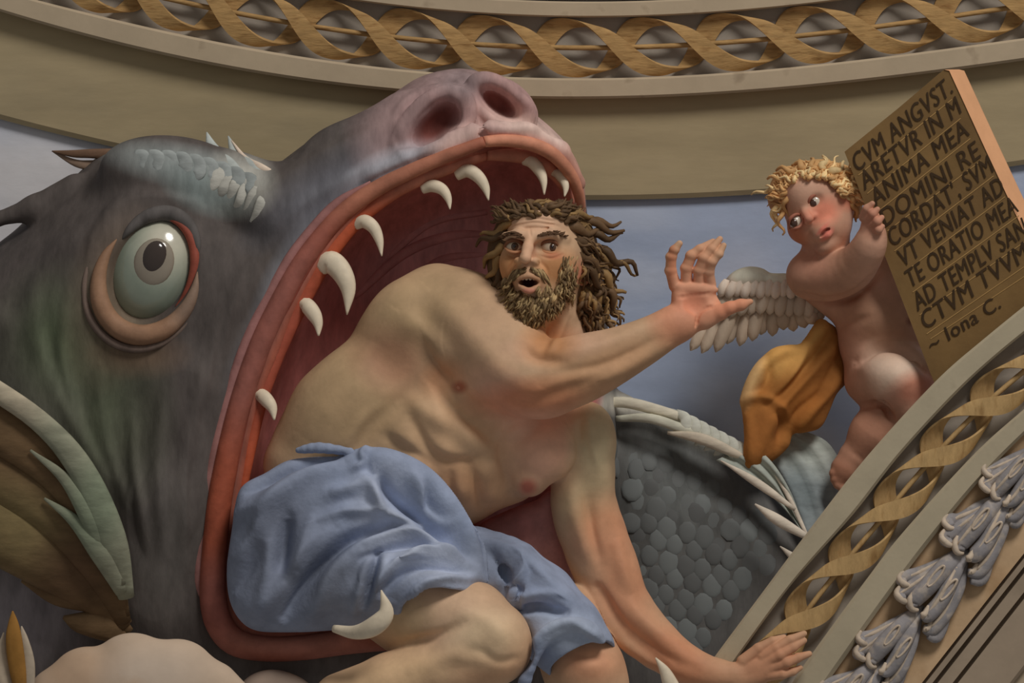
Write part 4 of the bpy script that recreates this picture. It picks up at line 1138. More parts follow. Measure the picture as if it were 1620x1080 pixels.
# beard
bl = []
def face_d(x, y): return mfront(x, y, 100)
for i in range(480):
    t = random.random()
    a = math.pi * (0.02 + 0.96 * t)
    rr = random.uniform(0.62, 1.0)
    x = 850 + 58 * math.cos(a) * rr; y = 440 + 50 * math.sin(a) * rr
    if y < 462 and abs(x - 837) < 26: continue
    if x < 800 and y < 455: continue
    d0 = face_d(x, y)
    L_ = random.uniform(12, 26) * (1.2 if y > 470 else 0.8)
    ex = x + (x - 848) * 0.12 - 2 + random.uniform(-6, 6); ey = y + L_
    ey = min(ey, 524 - 0.012 * (ex - 838) ** 2)
    bl.append(lock((x, y - 4, d0 - 2), (ex, ey, d0 + random.uniform(-6, 9)), random.uniform(1.6, 3.0), random.uniform(1.5, 3.5), random.uniform(0.7, 1.3), random.uniform(0, 6), lift=7))
for i in range(110):        # cheek and sideburn
    y = random.uniform(405, 470); x = 906 - (y - 405) * 0.12 + random.uniform(-16, 10)
    d0 = face_d(x, y)
    bl.append(lock((x, y - 4, d0 - 1), (x - 2 + random.uniform(-5, 3), y + random.uniform(10, 22), d0 + 2), random.uniform(1.3, 2.2), 1.6, 1.0, random.uniform(0, 6), lift=4))
for i in range(70):        # below the mouth corner
    x = random.uniform(850, 894); y = random.uniform(452, 476)
    d0 = face_d(x, y)
    bl.append(lock((x, y - 3, d0), (x - 3 + random.uniform(-5, 5), y + random.uniform(10, 20), d0 + 2), random.uniform(1.6, 2.6), 1.6, 1.0, random.uniform(0, 6), lift=5))
for i in range(60):        # chin
    x = random.uniform(812, 866); y = random.uniform(470, 496)
    d0 = face_d(x, y)
    bl.append(lock((x, y, d0), (x * 0.7 + 838 * 0.3 + random.uniform(-6, 4), min(526 - 0.012 * (x - 838) ** 2, y + 34), d0 - 2), random.uniform(2, 3.4), 2.4, 1.2, random.uniform(0, 6), lift=8))
for i in range(90):        # moustache
    s_m = random.choice((-1, 1)); t = random.random()
    x = 836 + s_m * (3 + 20 * t); y = 425 + 4 * t + random.uniform(-3, 3)
    d0 = max(face_d(x, y), 126) + 2
    bl.append(lock((x, y, d0), (x + s_m * (8 + 6 * t), y + 8 + 16 * t, d0 - 4 - 8 * t), random.uniform(1.8, 2.7), 1.2, 0.8, random.uniform(0, 6), lift=3))
tag(hair_object('beard', bl, c(84, 66, 44), man, M_hair, 0.28, c(126, 106, 74), 0.42), kind='stuff')
for (cx, cy, x0, x1) in ((812, 371, 796, 830), (868, 369, 848, 892)):
    eb = []
    for i in range(46):
        t = random.random(); x = x0 + (x1 - x0) * t
        y = cy + 7 * (2 * t - 1) ** 2 - 1.5 + random.uniform(-2.4, 2.4)
        d0 = face_d(x, y)
        sgn = 1 if cx > 840 else -1
        eb.append(lock((x, y, d0), (x + sgn * 9, y + random.uniform(-3, 2), d0 + 1), 1.5, 0.6, 0.6, 0, lift=3))
    tag(hair_object('eyebrow', eb, c(70, 50, 34), man, M_hair, 0.2), kind='stuff')

# ------------------------------------------------------------------ blue cloth over hips and thighs
bf = Field()
cl = [(420, 748), (455, 728), (500, 722), (545, 716), (577, 712), (620, 724), (664, 752), (694, 786), (722, 826), (752, 874), (768, 922), (760, 928), (740, 912), (712, 908), (678, 918), (650, 944), (630, 972), (600, 990), (540, 996), (450, 1000), (396, 994), (366, 958), (360, 900), (368, 830), (380, 772)]
bf.pil(cl, 78, 80, 52, k=8, blur=20, Tb=90)
bf.chain([(470, 850, 40, 70), (580, 900, 78, 66), (690, 930, 120, 56)], k=40)
bf.chain([(472, 712, 92, 5), (505, 708, 100, 8), (552, 714, 100, 6)], k=4, n=3)
# fold over the other thigh with its rolled hem
bf.chain([(752, 862, 40, 30), (806, 904, 60, 50), (850, 950, 70, 60), (890, 1000, 84, 62), (915, 1030, 88, 58)], k=14)
bf.chain([(770, 850, 40, 10), (824, 874, 84, 12), (876, 926, 108, 10), (910, 960, 116, 8)], k=12, n=3)
bf.chain([(826, 1090, 130, 9), (842, 1040, 146, 10), (866, 1004, 152, 11), (906, 988, 150, 11), (938, 998, 140, 10), (954, 1026, 124, 6)], k=7, n=3)
bf.chain([(800, 972, 126, 5), (850, 962, 142, 7), (896, 966, 142, 4)], k=8, sub=True, n=3)
bf.chain([(796, 900, 106, 5), (820, 930, 122, 7), (812, 960, 120, 4)], k=8, sub=True, n=3)
# openings where knee and shin come out
bf.ell((935, 1070, 110), (64, 60, 60), rot=20, k=6, sub=True)
bf.chain([(690, 985, 150, 60), (780, 1020, 150, 66)], k=6, sub=True)
cv, cq = bf.mesh(2.6, hi=W(1400, 1110, 400))
cv = relief(cv, cq, curves=[
    # the long roll from the waist down over the hip
    ([(566, 722), (612, 732), (664, 764), (712, 820), (748, 876), (764, 920)], 13.76, 18.92, 33.8),
    ([(578, 736), (616, 782), (660, 822), (712, 864), (748, 908)], 10.32, 9.46, -28.6),
    # standing fold in the middle and the one running off it
    ([(592, 750), (598, 784), (612, 808)], 7.74, 12.04, 26), ([(612, 808), (640, 820), (676, 834)], 6.88, 10.32, 20.8), ([(500, 822), (548, 806), (606, 806)], 8.6, 13.76, 15.6), ([(520, 780), (560, 768), (588, 752)], 8.6, 12.04, 13),
    # deep crease running down to the lip
    ([(452, 976), (478, 930), (512, 886), (556, 848), (620, 832)], 8.6, 11.18, -31.2), ([(400, 972), (440, 930), (482, 870), (530, 832)], 13.76, 17.2, 18.2), ([(486, 976), (530, 904), (572, 864)], 13.76, 18.92, 20.8),
    # bands round the thigh
    ([(562, 866), (600, 848), (650, 842), (690, 856), (722, 880)], 8.6, 11.18, 18.2), ([(572, 884), (612, 868), (660, 862), (704, 876)], 5.16, 6.02, -13), ([(598, 920), (634, 886), (684, 872), (726, 886), (754, 916)], 7.74, 9.46, 22.1), ([(606, 934), (644, 900), (690, 892), (734, 906)], 6.02, 6.88, -16.9),
    ([(632, 968), (662, 928), (702, 914), (742, 914)], 6.02, 6.88, 11.7),
    ([(576, 958), (588, 912), (598, 872)], 5.16, 6.02, -19.5), ([(592, 950), (602, 912), (610, 880)], 6.88, 7.74, 13), ([(560, 970), (572, 920), (584, 880)], 7.74, 8.6, 11.7),
    # hollow and soft folds on the left
    ([(446, 910), (450, 862), (458, 820)], 12.04, 10.32, -26), ([(380, 812), (430, 786), (480, 752), (546, 732)], 12.04, 15.48, 18.2), ([(392, 778), (460, 742), (540, 722)], 6.88, 8.6, -15.6), ([(372, 890), (404, 850), (424, 800), (462, 770)], 12.04, 17.2, 15.6), ([(366, 940), (392, 900), (410, 850)], 10.32, 12.04, -11.7), ([(410, 960), (424, 900), (428, 850)], 10.32, 12.04, 10.4),
    ([(470, 900), (482, 850), (496, 812)], 10.32, 13.76, 13),
    # waist edge ripple
    ([(560, 744), (574, 736), (572, 726), (580, 718)], 4.3, 4.3, 10.4), ([(640, 760), (658, 784), (664, 806)], 6.02, 7.74, 15.6), ([(664, 776), (676, 800), (700, 826)], 5.16, 6.02, -13),
    # the other thigh
    ([(756, 852), (800, 868), (828, 880), (872, 926), (906, 958)], 10.32, 13.76, 13), ([(822, 880), (826, 910), (806, 944)], 7.74, 10.32, 15.6), ([(780, 880), (800, 916), (790, 950)], 8.6, 8.6, -15.6), ([(800, 974), (848, 960), (896, 968)], 6.88, 6.88, -18.2), ([(810, 950), (850, 940), (890, 946)], 6.88, 8.6, 10.4), ([(834, 1040), (860, 1000), (902, 984), (944, 1006)], 6.02, 6.88, 9.1)],
    blobs=[(540, 940, 40, 30, -40, 6)])
cc_ = paint(cv, c(112, 120, 138), [(430, 880, 80, 130, 10, c(92, 96, 108), 0.8), (540, 930, 70, 60, -30, c(92, 95, 104), 0.6), (680, 870, 90, 50, 20, c(146, 152, 166), 0.8), (610, 790, 50, 50, 0, c(142, 148, 162), 0.6),  # left side darkened and folds paled as painted shade and light
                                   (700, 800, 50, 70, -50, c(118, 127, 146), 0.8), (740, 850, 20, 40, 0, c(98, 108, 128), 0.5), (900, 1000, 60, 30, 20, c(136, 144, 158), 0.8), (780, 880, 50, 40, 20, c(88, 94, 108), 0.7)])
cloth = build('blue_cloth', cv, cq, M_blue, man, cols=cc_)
cloth['label'] = 'crumpled blue cloth'
# ------------------------------------------------------------------ winged child with the tablet
child = empty('cherub', (1330, 770, -140), 'winged child with curly blond hair holding the inscribed tablet', 'cherub')
M_feather = mat('pale_feather', None, rough=0.8, mott=0.2, mscale=30.0, bump=0.25, bscale=90, stretch=(1, 1, 0.4))
M_blond = mat('blond_hair', None, rough=0.6, mott=0.2, mscale=40.0, bump=0.15, bscale=90, spec=0.2)
M_orange = mat('ochre_orange_cloth', None, rough=0.85, mott=0.22, mscale=16.0, bump=0.25, bscale=70, spec=0.1)
CB = -222
cf = Field()
# trunk
cf.pil([(1262, 420), (1290, 408), (1330, 400), (1390, 392), (1420, 430), (1450, 490), (1478, 560), (1484, 600), (1440, 610), (1390, 600), (1348, 592), (1328, 556), (1322, 516), (1296, 492), (1264, 462)], CB, 60, 50, k=8, blur=14)
cf.ell((1395, 500, CB + 24), (58, 50, 44), rot=60, k=26)
cf.ell((1390, 430, CB + 22), (44, 40, 38), rot=40, k=26)
# thigh, calf and foot
cf.chain([(1400, 580, CB + 30, 50), (1424, 602, CB + 44, 56), (1440, 632, CB + 40, 50)], k=12)
cf.ell((1420, 590, CB + 44), (60, 46, 44), rot=20, k=14)
cf.chain([(1378, 600, CB + 6, 44), (1406, 636, CB + 20, 38)], k=16)
cf.chain([(1408, 650, CB + 26, 42), (1382, 688, CB + 24, 40), (1356, 722, CB + 20, 28)], k=9)
cf.chain([(1350, 724, CB + 20, 24), (1336, 744, CB + 24, 22), (1328, 758, CB + 26, 14)], k=8)
for (x, y) in ((1318, 748), (1320, 758), (1325, 767), (1332, 772)):
    cf.ell((x, y, CB + 32), (7, 7, 8), k=3)
# arm wrapped up to the tablet edge
HB_ = -146
cf.chain([(1284, 436, CB + 40, 38), (1316, 436, CB + 70, 36), (1350, 424, -116, 31), (1374, 392, HB_ + 70, 24), (1382, 366, HB_ + 78, 17)], k=12, n=3)
cf.ell((1282, 434, CB + 46), (36, 34, 34), k=14)
# gripping hand
cf.ell((1378, 352, HB_ + 84), (15, 20, 12), rot=20, k=8)
for pts in ([(1366, 344, 88, 7.5), (1372, 330, 100, 7), (1380, 322, 104, 4.5)], [(1372, 348, 92, 7.5), (1381, 338, 106, 7), (1388, 331, 106, 4.5)],
            [(1378, 356, 94, 7.5), (1388, 350, 108, 6.8), (1395, 344, 106, 4.5)], [(1382, 366, 92, 7), (1390, 363, 106, 6.4), (1396, 358, 104, 4.2)]):
    cf.chain([(x, y, HB_ + d, r) for x, y, d, r in pts], k=2.5)
# neck and head, tilted to the viewer's left
HDp = CB + 60
cf.chain([(1310, 410, CB + 20, 34), (1306, 372, HDp - 14, 40)], k=20)
cf.ell((1296, 322, HDp), (58, 60, 58), rot=45, k=10)
cf.ell((1298, 352, HDp + 14), (44, 40, 40), rot=45, k=18)
cf.ell((1318, 358, HDp + 22), (26, 30, 30), rot=30, k=16)      # near cheek
cf.ell((1264, 366, HDp + 18), (18, 16, 26), rot=40, k=14)      # far cheek
cf.ell((1308, 388, HDp + 34), (19, 13, 18), rot=-40, k=10)     # chin
cf.ell((1272, 298, HDp + 26), (34, 30, 30), rot=-45, k=18)     # forehead
def loc(u, w_): return (1272 + u * 0.70 + w_ * 0.68, 334 - u * 0.714 + w_ * 0.733)
for u, rx in ((23, 16), (-21, 13)):
    x, y = loc(u, 2)
    cf.ell((x, y, HDp + 64), (rx, 9.5, 12), rot=-45, k=7, sub=True)
a = loc(0, 2); b = loc(-1, 14)
cf.chain([(a[0], a[1], HDp + 54, 6), (b[0] - 1, b[1], HDp + 64, 7.5)], k=7)
for u in (-7, 7):
    q = loc(u, 16); cf.ell((q[0], q[1], HDp + 54), (6, 5, 7), k=4)
q = loc(2, 42); cf.ell((q[0], q[1], HDp + 50), (20, 14, 14), rot=-45, k=10)
q0, q1, q2 = loc(-8, 43), loc(2, 40.5), loc(13, 44)
cf.chain([(*q0, HDp + 55, 2.6), (*q1, HDp + 60, 3.6), (*q2, HDp + 54, 2.6)], k=3, n=3)
q0, q1, q2 = loc(-6, 50), loc(3, 53), loc(12, 50)
cf.chain([(*q0, HDp + 53, 3), (*q1, HDp + 57, 4.6), (*q2, HDp + 52, 3)], k=3, n=3)
q0, q1, q2 = loc(-8, 47), loc(2, 46.5), loc(12, 47.5)
cf.chain([(*q0, HDp + 58, 1.6), (*q1, HDp + 63, 2.8), (*q2, HDp + 57, 1.6)], k=2.5, sub=True, n=3)
cf.ell((1342, 316, HDp - 6), (10, 14, 9), rot=20, k=4)
cf.ell((1342, 316, HDp + 4), (4.5, 8, 5), rot=20, k=3, sub=True)
# creases of plump flesh
cf.chain([(1362, 566, CB + 84, 4), (1392, 548, CB + 96, 5), (1430, 554, CB + 98, 5), (1466, 586, CB + 90, 4)], k=8, sub=True, n=3)
cf.chain([(1364, 640, CB + 58, 3), (1396, 640, CB + 70, 4), (1410, 662, CB + 72, 3)], k=7, sub=True, n=3)
cf.chain([(1344, 712, CB + 50, 2), (1360, 724, CB + 54, 3), (1368, 732, CB + 50, 2)], k=5, sub=True)
cf.ell((1440, 508, CB + 72), (5, 6, 6), k=4, sub=True)
kf = [(*bx(1226, 1362, 262, 404, HDp - 10, HDp + 84), 1.25), (*bx(1356, 1404, 312, 376, HB_ + 66, HB_ + 124), 1.2)]
kv, kq = cf.mesh(2.6, fine=kf)
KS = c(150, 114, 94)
ks = [(1390, 430, 40, 40, 40, c(166, 128, 110), 0.7), (1420, 590, 60, 40, 20, c(190, 156, 138), 0.9), (1450, 615, 40, 24, -20, c(168, 104, 82), 0.8), (1390, 510, 60, 40, 40, c(134, 100, 78), 0.6),  # chest and thigh painted as lit, belly as shaded
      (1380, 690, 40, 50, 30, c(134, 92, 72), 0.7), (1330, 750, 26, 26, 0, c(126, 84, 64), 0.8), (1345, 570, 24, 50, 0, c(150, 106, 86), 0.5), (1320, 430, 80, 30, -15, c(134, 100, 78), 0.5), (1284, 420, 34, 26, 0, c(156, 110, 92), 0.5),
      (1305, 335, 22, 20, -45, c(178, 106, 84), 0.85), (1258, 372, 20, 18, 40, c(150, 88, 62), 0.8), (1275, 344, 14, 12, 0, c(172, 112, 92), 0.7), (1268, 290, 34, 24, -45, c(166, 132, 112), 0.7),  # blushed cheeks, the near one painted lit, the far one shaded
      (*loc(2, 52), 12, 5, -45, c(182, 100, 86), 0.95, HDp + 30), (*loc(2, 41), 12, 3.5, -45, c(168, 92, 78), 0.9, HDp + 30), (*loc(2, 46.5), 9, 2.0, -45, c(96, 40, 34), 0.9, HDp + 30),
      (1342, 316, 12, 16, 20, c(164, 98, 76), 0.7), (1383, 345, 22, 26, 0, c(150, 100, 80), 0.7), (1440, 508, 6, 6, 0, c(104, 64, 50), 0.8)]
kv = relief(kv, kq, curves=[([(1358, 572), (1390, 548), (1430, 552), (1470, 588)], 6, 8, -18), ([(1362, 642), (1396, 640), (1412, 664)], 5, 6, -12), ([(1270, 468), (1310, 477), (1352, 465), (1390, 432)], 6, 8, -12), ([(1326, 520), (1350, 508), (1380, 500)], 6, 8, -4)], blobs=[(1384, 500, 34, 30, 30, 8), (1346, 540, 24, 40, 0, 4), (1422, 592, 40, 28, 15, 8)])
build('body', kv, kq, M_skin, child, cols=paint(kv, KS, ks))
for u, r in ((23, 13), (-21, 11.5)):
    x, y = loc(u, 2); dd = HDp + 43
    v, f = ellipsoid_geo((x, y, dd), (r, r, r), nu=20, nv=12)
    e = build('eyeball', v, f, M_eyew, child, cols=c(160, 150, 136), recalc=True)
    v, f = ellipsoid_geo((x - 2.2, y + 1.6, dd + r * 0.7), (6.8, 6.8, 4.6), nu=16, nv=8)
    build('iris', v, f, M_eyew, e, cols=c(56, 38, 30), recalc=True)
    def lp(uu, ww, d_, r_):
        q = loc(u + uu, 2 + ww); return (q[0], q[1], dd + d_, r_)
    tube('upper_eyelid', [lp(-15, 1, 2, 1.2), lp(-8, -7, 10, 2.5), lp(0, -9.5, 13, 3.0), lp(9, -7, 10, 2.4), lp(15.5, 2, 1, 1.1)], M_skin, e, cols=c(122, 76, 60), n=8, seg=4)
    tube('lower_eyelid', [lp(-14, 2, 2, 1.0), lp(-6, 8, 10, 2.0), lp(1, 10, 11.5, 2.2), lp(10, 7.5, 9, 1.9), lp(15, 2.5, 1, 1.0)], M_skin, e, cols=c(150, 100, 82), n=8, seg=4)
# curly blond hair
gf = Field()
gf.ell((1304, 300, HDp - 14), (60, 48, 56), rot=20, k=10)
gf.ell((1240, 300, HDp - 4), (24, 40, 34), rot=20, k=12)
gf.ell((1338, 296, HDp + 2), (26, 36, 36), rot=-20, k=12)
gf.ell((1352, 325, HDp - 8), (12, 22, 22), rot=-10, k=8)
gf.ell((1284, 342, HDp + 66), (54, 50, 66), rot=45, k=6, sub=True)
gf.ell((1318, 340, HDp + 40), (28, 32, 44), rot=0, k=6, sub=True)
gv, gq = gf.mesh(2.4)
BL = c(158, 122, 80); BH = c(184, 152, 110); BD = c(124, 84, 48)
ch = build('hair', gv, gq, M_blond, child, cols=paint(gv, BL, [(1240, 320, 30, 40, 0, c(128, 92, 66), 0.7)]))
cl_ = []
def gfr(x, y, dflt): 
    d = gf.front(x, y); return dflt if d is None else d
for p0, p1, r, amp, w_, ph in [
    ((1240, 290, 8), (1190, 312, 4), 5, 4, 1.4, 0.3), ((1232, 300, 10), (1222, 352, 8), 7, 5, 1.5, 1.0), ((1236, 320, 14), (1236, 372, 16), 6, 6, 1.6, 2.0), ((1228, 330, 12), (1226, 366, 10), 5, 5, 1.3, 0.4),
    ((1262, 276, 34), (1214, 284, 14), 8, 5, 1.4, 0.2), ((1270, 270, 36), (1228, 266, 16), 8, 5, 1.3, 1.4), ((1276, 268, 38), (1256, 256, 16), 9, 5, 1.3, 2.6), ((1290, 272, 40), (1280, 252, 16), 9, 5, 1.3, 0.8),
    ((1300, 272, 42), (1308, 248, 16), 9, 5, 1.3, 1.8), ((1310, 278, 44), (1336, 256, 14), 9, 5, 1.3, 3.0), ((1320, 288, 44), (1352, 278, 14), 9, 5, 1.4, 0.6), ((1328, 300, 40), (1362, 300, 12), 8, 5, 1.4, 1.6),
    ((1336, 306, 36), (1364, 328, 10), 8, 5, 1.4, 2.4), ((1346, 318, 30), (1362, 346, 10), 7, 4, 1.3, 0.2), ((1256, 284, 32), (1232, 318, 26), 7, 5, 1.3, 1.1), ((1248, 296, 30), (1238, 340, 24), 7, 5, 1.4, 2.2)]:
    cl_.append(lock((p0[0], p0[1], HDp + p0[2]), (p1[0], p1[1], HDp + p1[2]), r * 0.85, amp, w_, ph, lift=8, curl=random.uniform(-5, 5)))
for i in range(170):
    a = random.uniform(-3.6, 0.4)
    rr = random.uniform(0.45, 1.0)
    x = 1294 + 66 * rr * math.cos(a); y = 306 + 48 * rr * math.sin(a)
    d0 = gfr(x, y, None)
    if d0 is None: continue
    dx, dy = x - 1290, y - 312; l = math.hypot(dx, dy) + 1e-6
    cl_.append(lock((x - dx / l * 8, y - dy / l * 8, d0), (x + dx / l * 16 + random.uniform(-12, 12), y + dy / l * 12 + random.uniform(-8, 12), d0 - random.uniform(0, 8)), random.uniform(2.6, 4.4), random.uniform(2.5, 4.5), random.uniform(1.0, 1.6), random.uniform(0, 6), lift=7))
for i in range(60):
    t = random.random(); a_ = math.radians(205 + 150 * t)
    x = 1284 + 46 * math.cos(a_) ; y = 318 + 36 * math.sin(a_) + random.uniform(-6, 4)
    d0 = max(gfr(x, y, HDp + 20), cf.front(x, y) or -100) + 3
    dx, dy = x - 1288, y - 330; l = math.hypot(dx, dy)
    cl_.append(lock((x, y, d0), (x + dx / l * 18 + random.uniform(-12, 12), y + dy / l * 14, d0 - 14), random.uniform(2.6, 4.2), random.uniform(2.5, 4.5), random.uniform(1, 1.6), random.uniform(0, 6), lift=8))
tag(hair_object('hair_locks', cl_, BL, ch, M_blond, 0.22, BH, 0.35), kind='stuff')

# wing: covert mass, then rows of single feathers
wf = Field()
wf.pil([(1290, 440), (1262, 436), (1240, 432), (1222, 436), (1206, 430), (1188, 422), (1164, 428), (1146, 444), (1136, 466), (1136, 490), (1156, 500), (1200, 490), (1250, 490), (1296, 496)], CB - 20, 26, 18, k=5, blur=4)
wf.ell((1184, 440, CB - 8), (34, 18, 16), rot=-10, k=8)
wf.ell((1232, 446, CB - 8), (30, 14, 14), rot=6, k=8)
wv, wq = wf.mesh(2.6)
wing = build('wing', wv, wq, M_feather, child, cols=paint(wv, c(142, 130, 116), [(1180, 430, 44, 16, -10, c(204, 174, 158), 0.95), (1230, 438, 30, 10, 0, c(196, 178, 162), 0.9), (1145, 465, 14, 30, 10, c(164, 140, 128), 0.6)]))
def feather(p0, p1, wd, dd, col, parent=wing):
    p0 = np.array(p0, float); p1 = np.array(p1, float); t = p1 - p0; L_ = np.linalg.norm(t); t /= L_; nn = np.array([-t[1], t[0]])
    vs = []; fs = []; m = 10
    for i in range(m + 1):
        s = i / m
        w_ = wd * (0.45 + 0.75 * math.sin(math.pi * min(1, s * 0.78 + 0.1))) * (1 if s < 0.82 else math.sqrt(max(0.02, 1 - ((s - 0.82) / 0.18) ** 2)))
        bend = 6 * math.sin(s * math.pi * 0.6)
        p = p0 + t * L_ * s + nn * bend * 0.4
        for k_, dz in ((-1, -2.0), (0, 2.2), (1, -2.0)):
            q = p + nn * w_ * k_
            vs.append(W(q[0], q[1], dd + dz + 4 * math.sin(s * math.pi)))
        for k_ in (1, 0, -1):
            q = p + nn * w_ * k_
            vs.append(W(q[0], q[1], dd - 4 + 4 * math.sin(s * math.pi)))
    for i in range(m):
        for j in range(6):
            fs.append((i * 6 + j, i * 6 + (j + 1) % 6, (i + 1) * 6 + (j + 1) % 6, (i + 1) * 6 + j))
    fs.append(tuple(range(6))); fs.append(tuple(m * 6 + j for j in range(6)))
    fo = build('feather', np.array(vs), fs, M_feather, parent, cols=col, recalc=True)
    return fo
tips = [(1094, 556), (1112, 560), (1134, 558), (1152, 545), (1172, 548), (1192, 540), (1206, 530), (1224, 532), (1242, 522), (1258, 524), (1276, 518), (1290, 512), (1302, 506)]
for i, tp in enumerate(tips):
    rx = 1142 + i * 12.2; ry = 482 - 6 * math.sin(i / 12 * math.pi)
    k = 1 + random.uniform(-0.12, 0.12)
    feather((rx, ry), tp, 9.0, CB - 22 + (i % 3) * 4, c(158, 142, 124) * k)
for i in range(11):
    rx = 1146 + i * 13.5; ry = 458 - 8 * math.sin(i / 10 * math.pi) + 4
    k = 1 + random.uniform(-0.12, 0.12)
    feather((rx, ry), (rx - 20 + i * 2.0, ry + 44 + random.uniform(-3, 3)), 8, CB - 6 + (i % 2) * 3, c(156, 142, 126) * k)
for i in range(12):
    rx = 1150 + i * 11.5; ry = 446 + (3 if i % 2 else 0)
    feather((rx, ry - 4), (rx - 9 + i * 1.0, ry + 24), 6.5, CB + 4 + (i % 2) * 2, c(174, 160, 146) * (1 + random.uniform(-0.1, 0.1)))

# orange cloth fluttering behind
of = Field()
oc = [(1297, 503), (1312, 510), (1326, 520), (1338, 556), (1344, 600), (1326, 622), (1314, 650), (1300, 676), (1276, 684), (1254, 686), (1248, 706), (1220, 730), (1186, 742), (1176, 726), (1178, 690), (1172, 650), (1169, 632), (1176, 610), (1194, 576), (1220, 552), (1246, 546), (1272, 546), (1284, 522)]
of.pil(oc, CB + 15, 46, 26, k=6, blur=8, tx=-0.4)
ov, oq = of.mesh(2.6)
ov = relief(ov, oq, curves=[([(1304, 514), (1276, 554), (1250, 592), (1226, 624)], 8, 12, 13), ([(1266, 552), (1226, 564), (1196, 596), (1180, 632)], 8, 10, 10), ([(1322, 540), (1286, 580), (1246, 624), (1214, 676), (1192, 726)], 12, 16, 13), ([(1330, 596), (1290, 640), (1262, 680)], 10, 14, 10),
    ([(1178, 634), (1200, 626), (1222, 634), (1240, 652)], 6, 8, 9), ([(1318, 526), (1282, 574), (1240, 620), (1214, 640)], 7, 8, -14), ([(1222, 648), (1238, 668), (1232, 704)], 8, 8, -11), ([(1214, 566), (1216, 600), (1200, 622)], 8, 8, -9), ([(1302, 620), (1264, 652), (1246, 690)], 7, 8, -10), ([(1184, 650), (1188, 690), (1188, 730)], 8, 10, 7), ([(1330, 560), (1310, 600), (1290, 630)], 7, 8, -7)])
oc_ = build('orange_cloth', ov, oq, M_orange, child, cols=paint(ov, c(134, 90, 46), [(1240, 560, 60, 30, -20, c(164, 124, 70), 0.9), (1185, 600, 16, 50, 20, c(170, 140, 98), 0.8), (1300, 520, 14, 30, 35, c(160, 122, 70), 0.8), (1210, 690, 40, 60, 0, c(122, 76, 38), 0.8), (1310, 590, 30, 50, 0, c(114, 72, 36), 0.7), (1270, 640, 40, 40, 0, c(120, 72, 32), 0.6)]))
oc_['label'] = 'fluttering ochre-orange cloth'
# ------------------------------------------------------------------ inscribed tablet
M_tab = mat('brown_tablet_board', c(100, 78, 48), rough=0.8, mott=0.16, mscale=12.0, bump=0.15, bscale=60, stain=(c(86, 66, 42), 5.0, 0.48, 0.7, 0.7))
M_tabside = mat('lit_pinkish_board_edge', c(170, 126, 92), rough=0.8, mott=0.10, mscale=14.0, bump=0.12)  # brighter than the face: light on this side put into the colour
M_ink = mat('black_lettering', c(50, 38, 26), rough=0.8, mott=0.25, mscale=40.0, bump=0.0)
M_scribe = mat('scratched_line', c(136, 108, 68), rough=0.8, mott=0.2, mscale=40.0, bump=0.0)
tablet = empty('inscribed_tablet', (1500, 600, -70), 'brown tablet lettered in dark capitals, leaning behind the diagonal arch', 'tablet')
TL = W(1336, 240, -108); TR = W(1500, 112, -66); BL_ = W(1493, 640, -92)
TU = TR - TL; TV = BL_ - TL
TN = np.cross(TU, TV); TN /= np.linalg.norm(TN)
if TN[2] < 0: TN = -TN
def on_tab(px, py, lift=0.0):
    """point of the tablet's front plane seen at a photograph pixel"""
    cpos = np.array([0, 0, D]); dirv = W(px, py, 0) - cpos
    t = ((TL + TN * lift - cpos) @ TN) / (dirv @ TN)
    return cpos + dirv * t
# slab: front outline in pixels, extruded back along the normal
fo = [(1336, 240), (1420, 172), (1486, 116), (1494, 110), (1502, 112), (1560, 238), (1620, 366), (1700, 540), (1600, 640), (1500, 660), (1470, 585), (1404, 415)]
F3 = [on_tab(*p) for p in fo]
sidev = np.array([26.0, -2.0, -34.0])
Bk = [p + sidev for p in F3]
n = len(fo)
fs = [tuple(range(n))] + [tuple(n + i for i in range(n))[::-1]]
edge_r = [3, 4, 5, 6]
for i in range(n):
    if i not in edge_r: fs.append((i, (i + 1) % n, n + (i + 1) % n, n + i))
slab = build('board', np.array(F3 + Bk), fs, M_tab, tablet, smooth=False, recalc=True)
ev, ef = [], []
for i in edge_r + [7]:
    ev += [F3[i] + TN * 1.5, F3[i] + sidev, F3[i] + sidev - TN * 6, F3[i] - TN * 6 + np.array([-2.0, 0, 0])]
for i in range(len(edge_r)):
    for q in range(4): ef.append((i * 4 + q, i * 4 + (q + 1) % 4, i * 4 + 4 + (q + 1) % 4, i * 4 + 4 + q))
ef.append((0, 1, 2, 3)); ef.append(tuple(len(edge_r) * 4 + q for q in (3, 2, 1, 0)))
build('board_edge', np.array(ev), ef, M_tabside, tablet, smooth=False, recalc=True)

def letter_line(text, p0, p1, up, wmul=1.0, lift=1.2):
    cu = bpy.data.curves.new('lettering', 'FONT'); cu.body = text; cu.size = 1.0; cu.space_character = 1.08; cu.resolution_u = 4
    cu.extrude = 0.0
    ob = bpy.data.objects.new('lettering', cu); C.objects.link(ob)
    dg = bpy.context.evaluated_depsgraph_get(); dg.update()
    me = bpy.data.meshes.new_from_object(ob.evaluated_get(dg))
    bpy.data.objects.remove(ob); bpy.data.curves.remove(cu)
    co = np.empty(len(me.vertices) * 3); me.vertices.foreach_get('co', co); co = co.reshape(-1, 3)
    x0, x1 = co[:, 0].min(), co[:, 0].max(); caph = 0.70
    p0 = np.array(p0, float); p1 = np.array(p1, float); up = np.array(up, float)
    out = []; fs = []
    for k, sh in enumerate((-0.45, 0.45)):        # two passes of the brush
        for x, y, _ in co:
            s = (x - x0) / (x1 - x0)
            q = p0 + (p1 - p0) * s + up * (y / caph) + np.array([sh, -sh * 0.2])
            out.append(on_tab(q[0], q[1], lift + 0.15 * k))
        fs += [tuple(i + k * len(co) for i in p.vertices) for p in me.polygons]
    bpy.data.meshes.remove(me)
    return build('lettering', np.array(out), fs, M_ink, tablet, smooth=False)
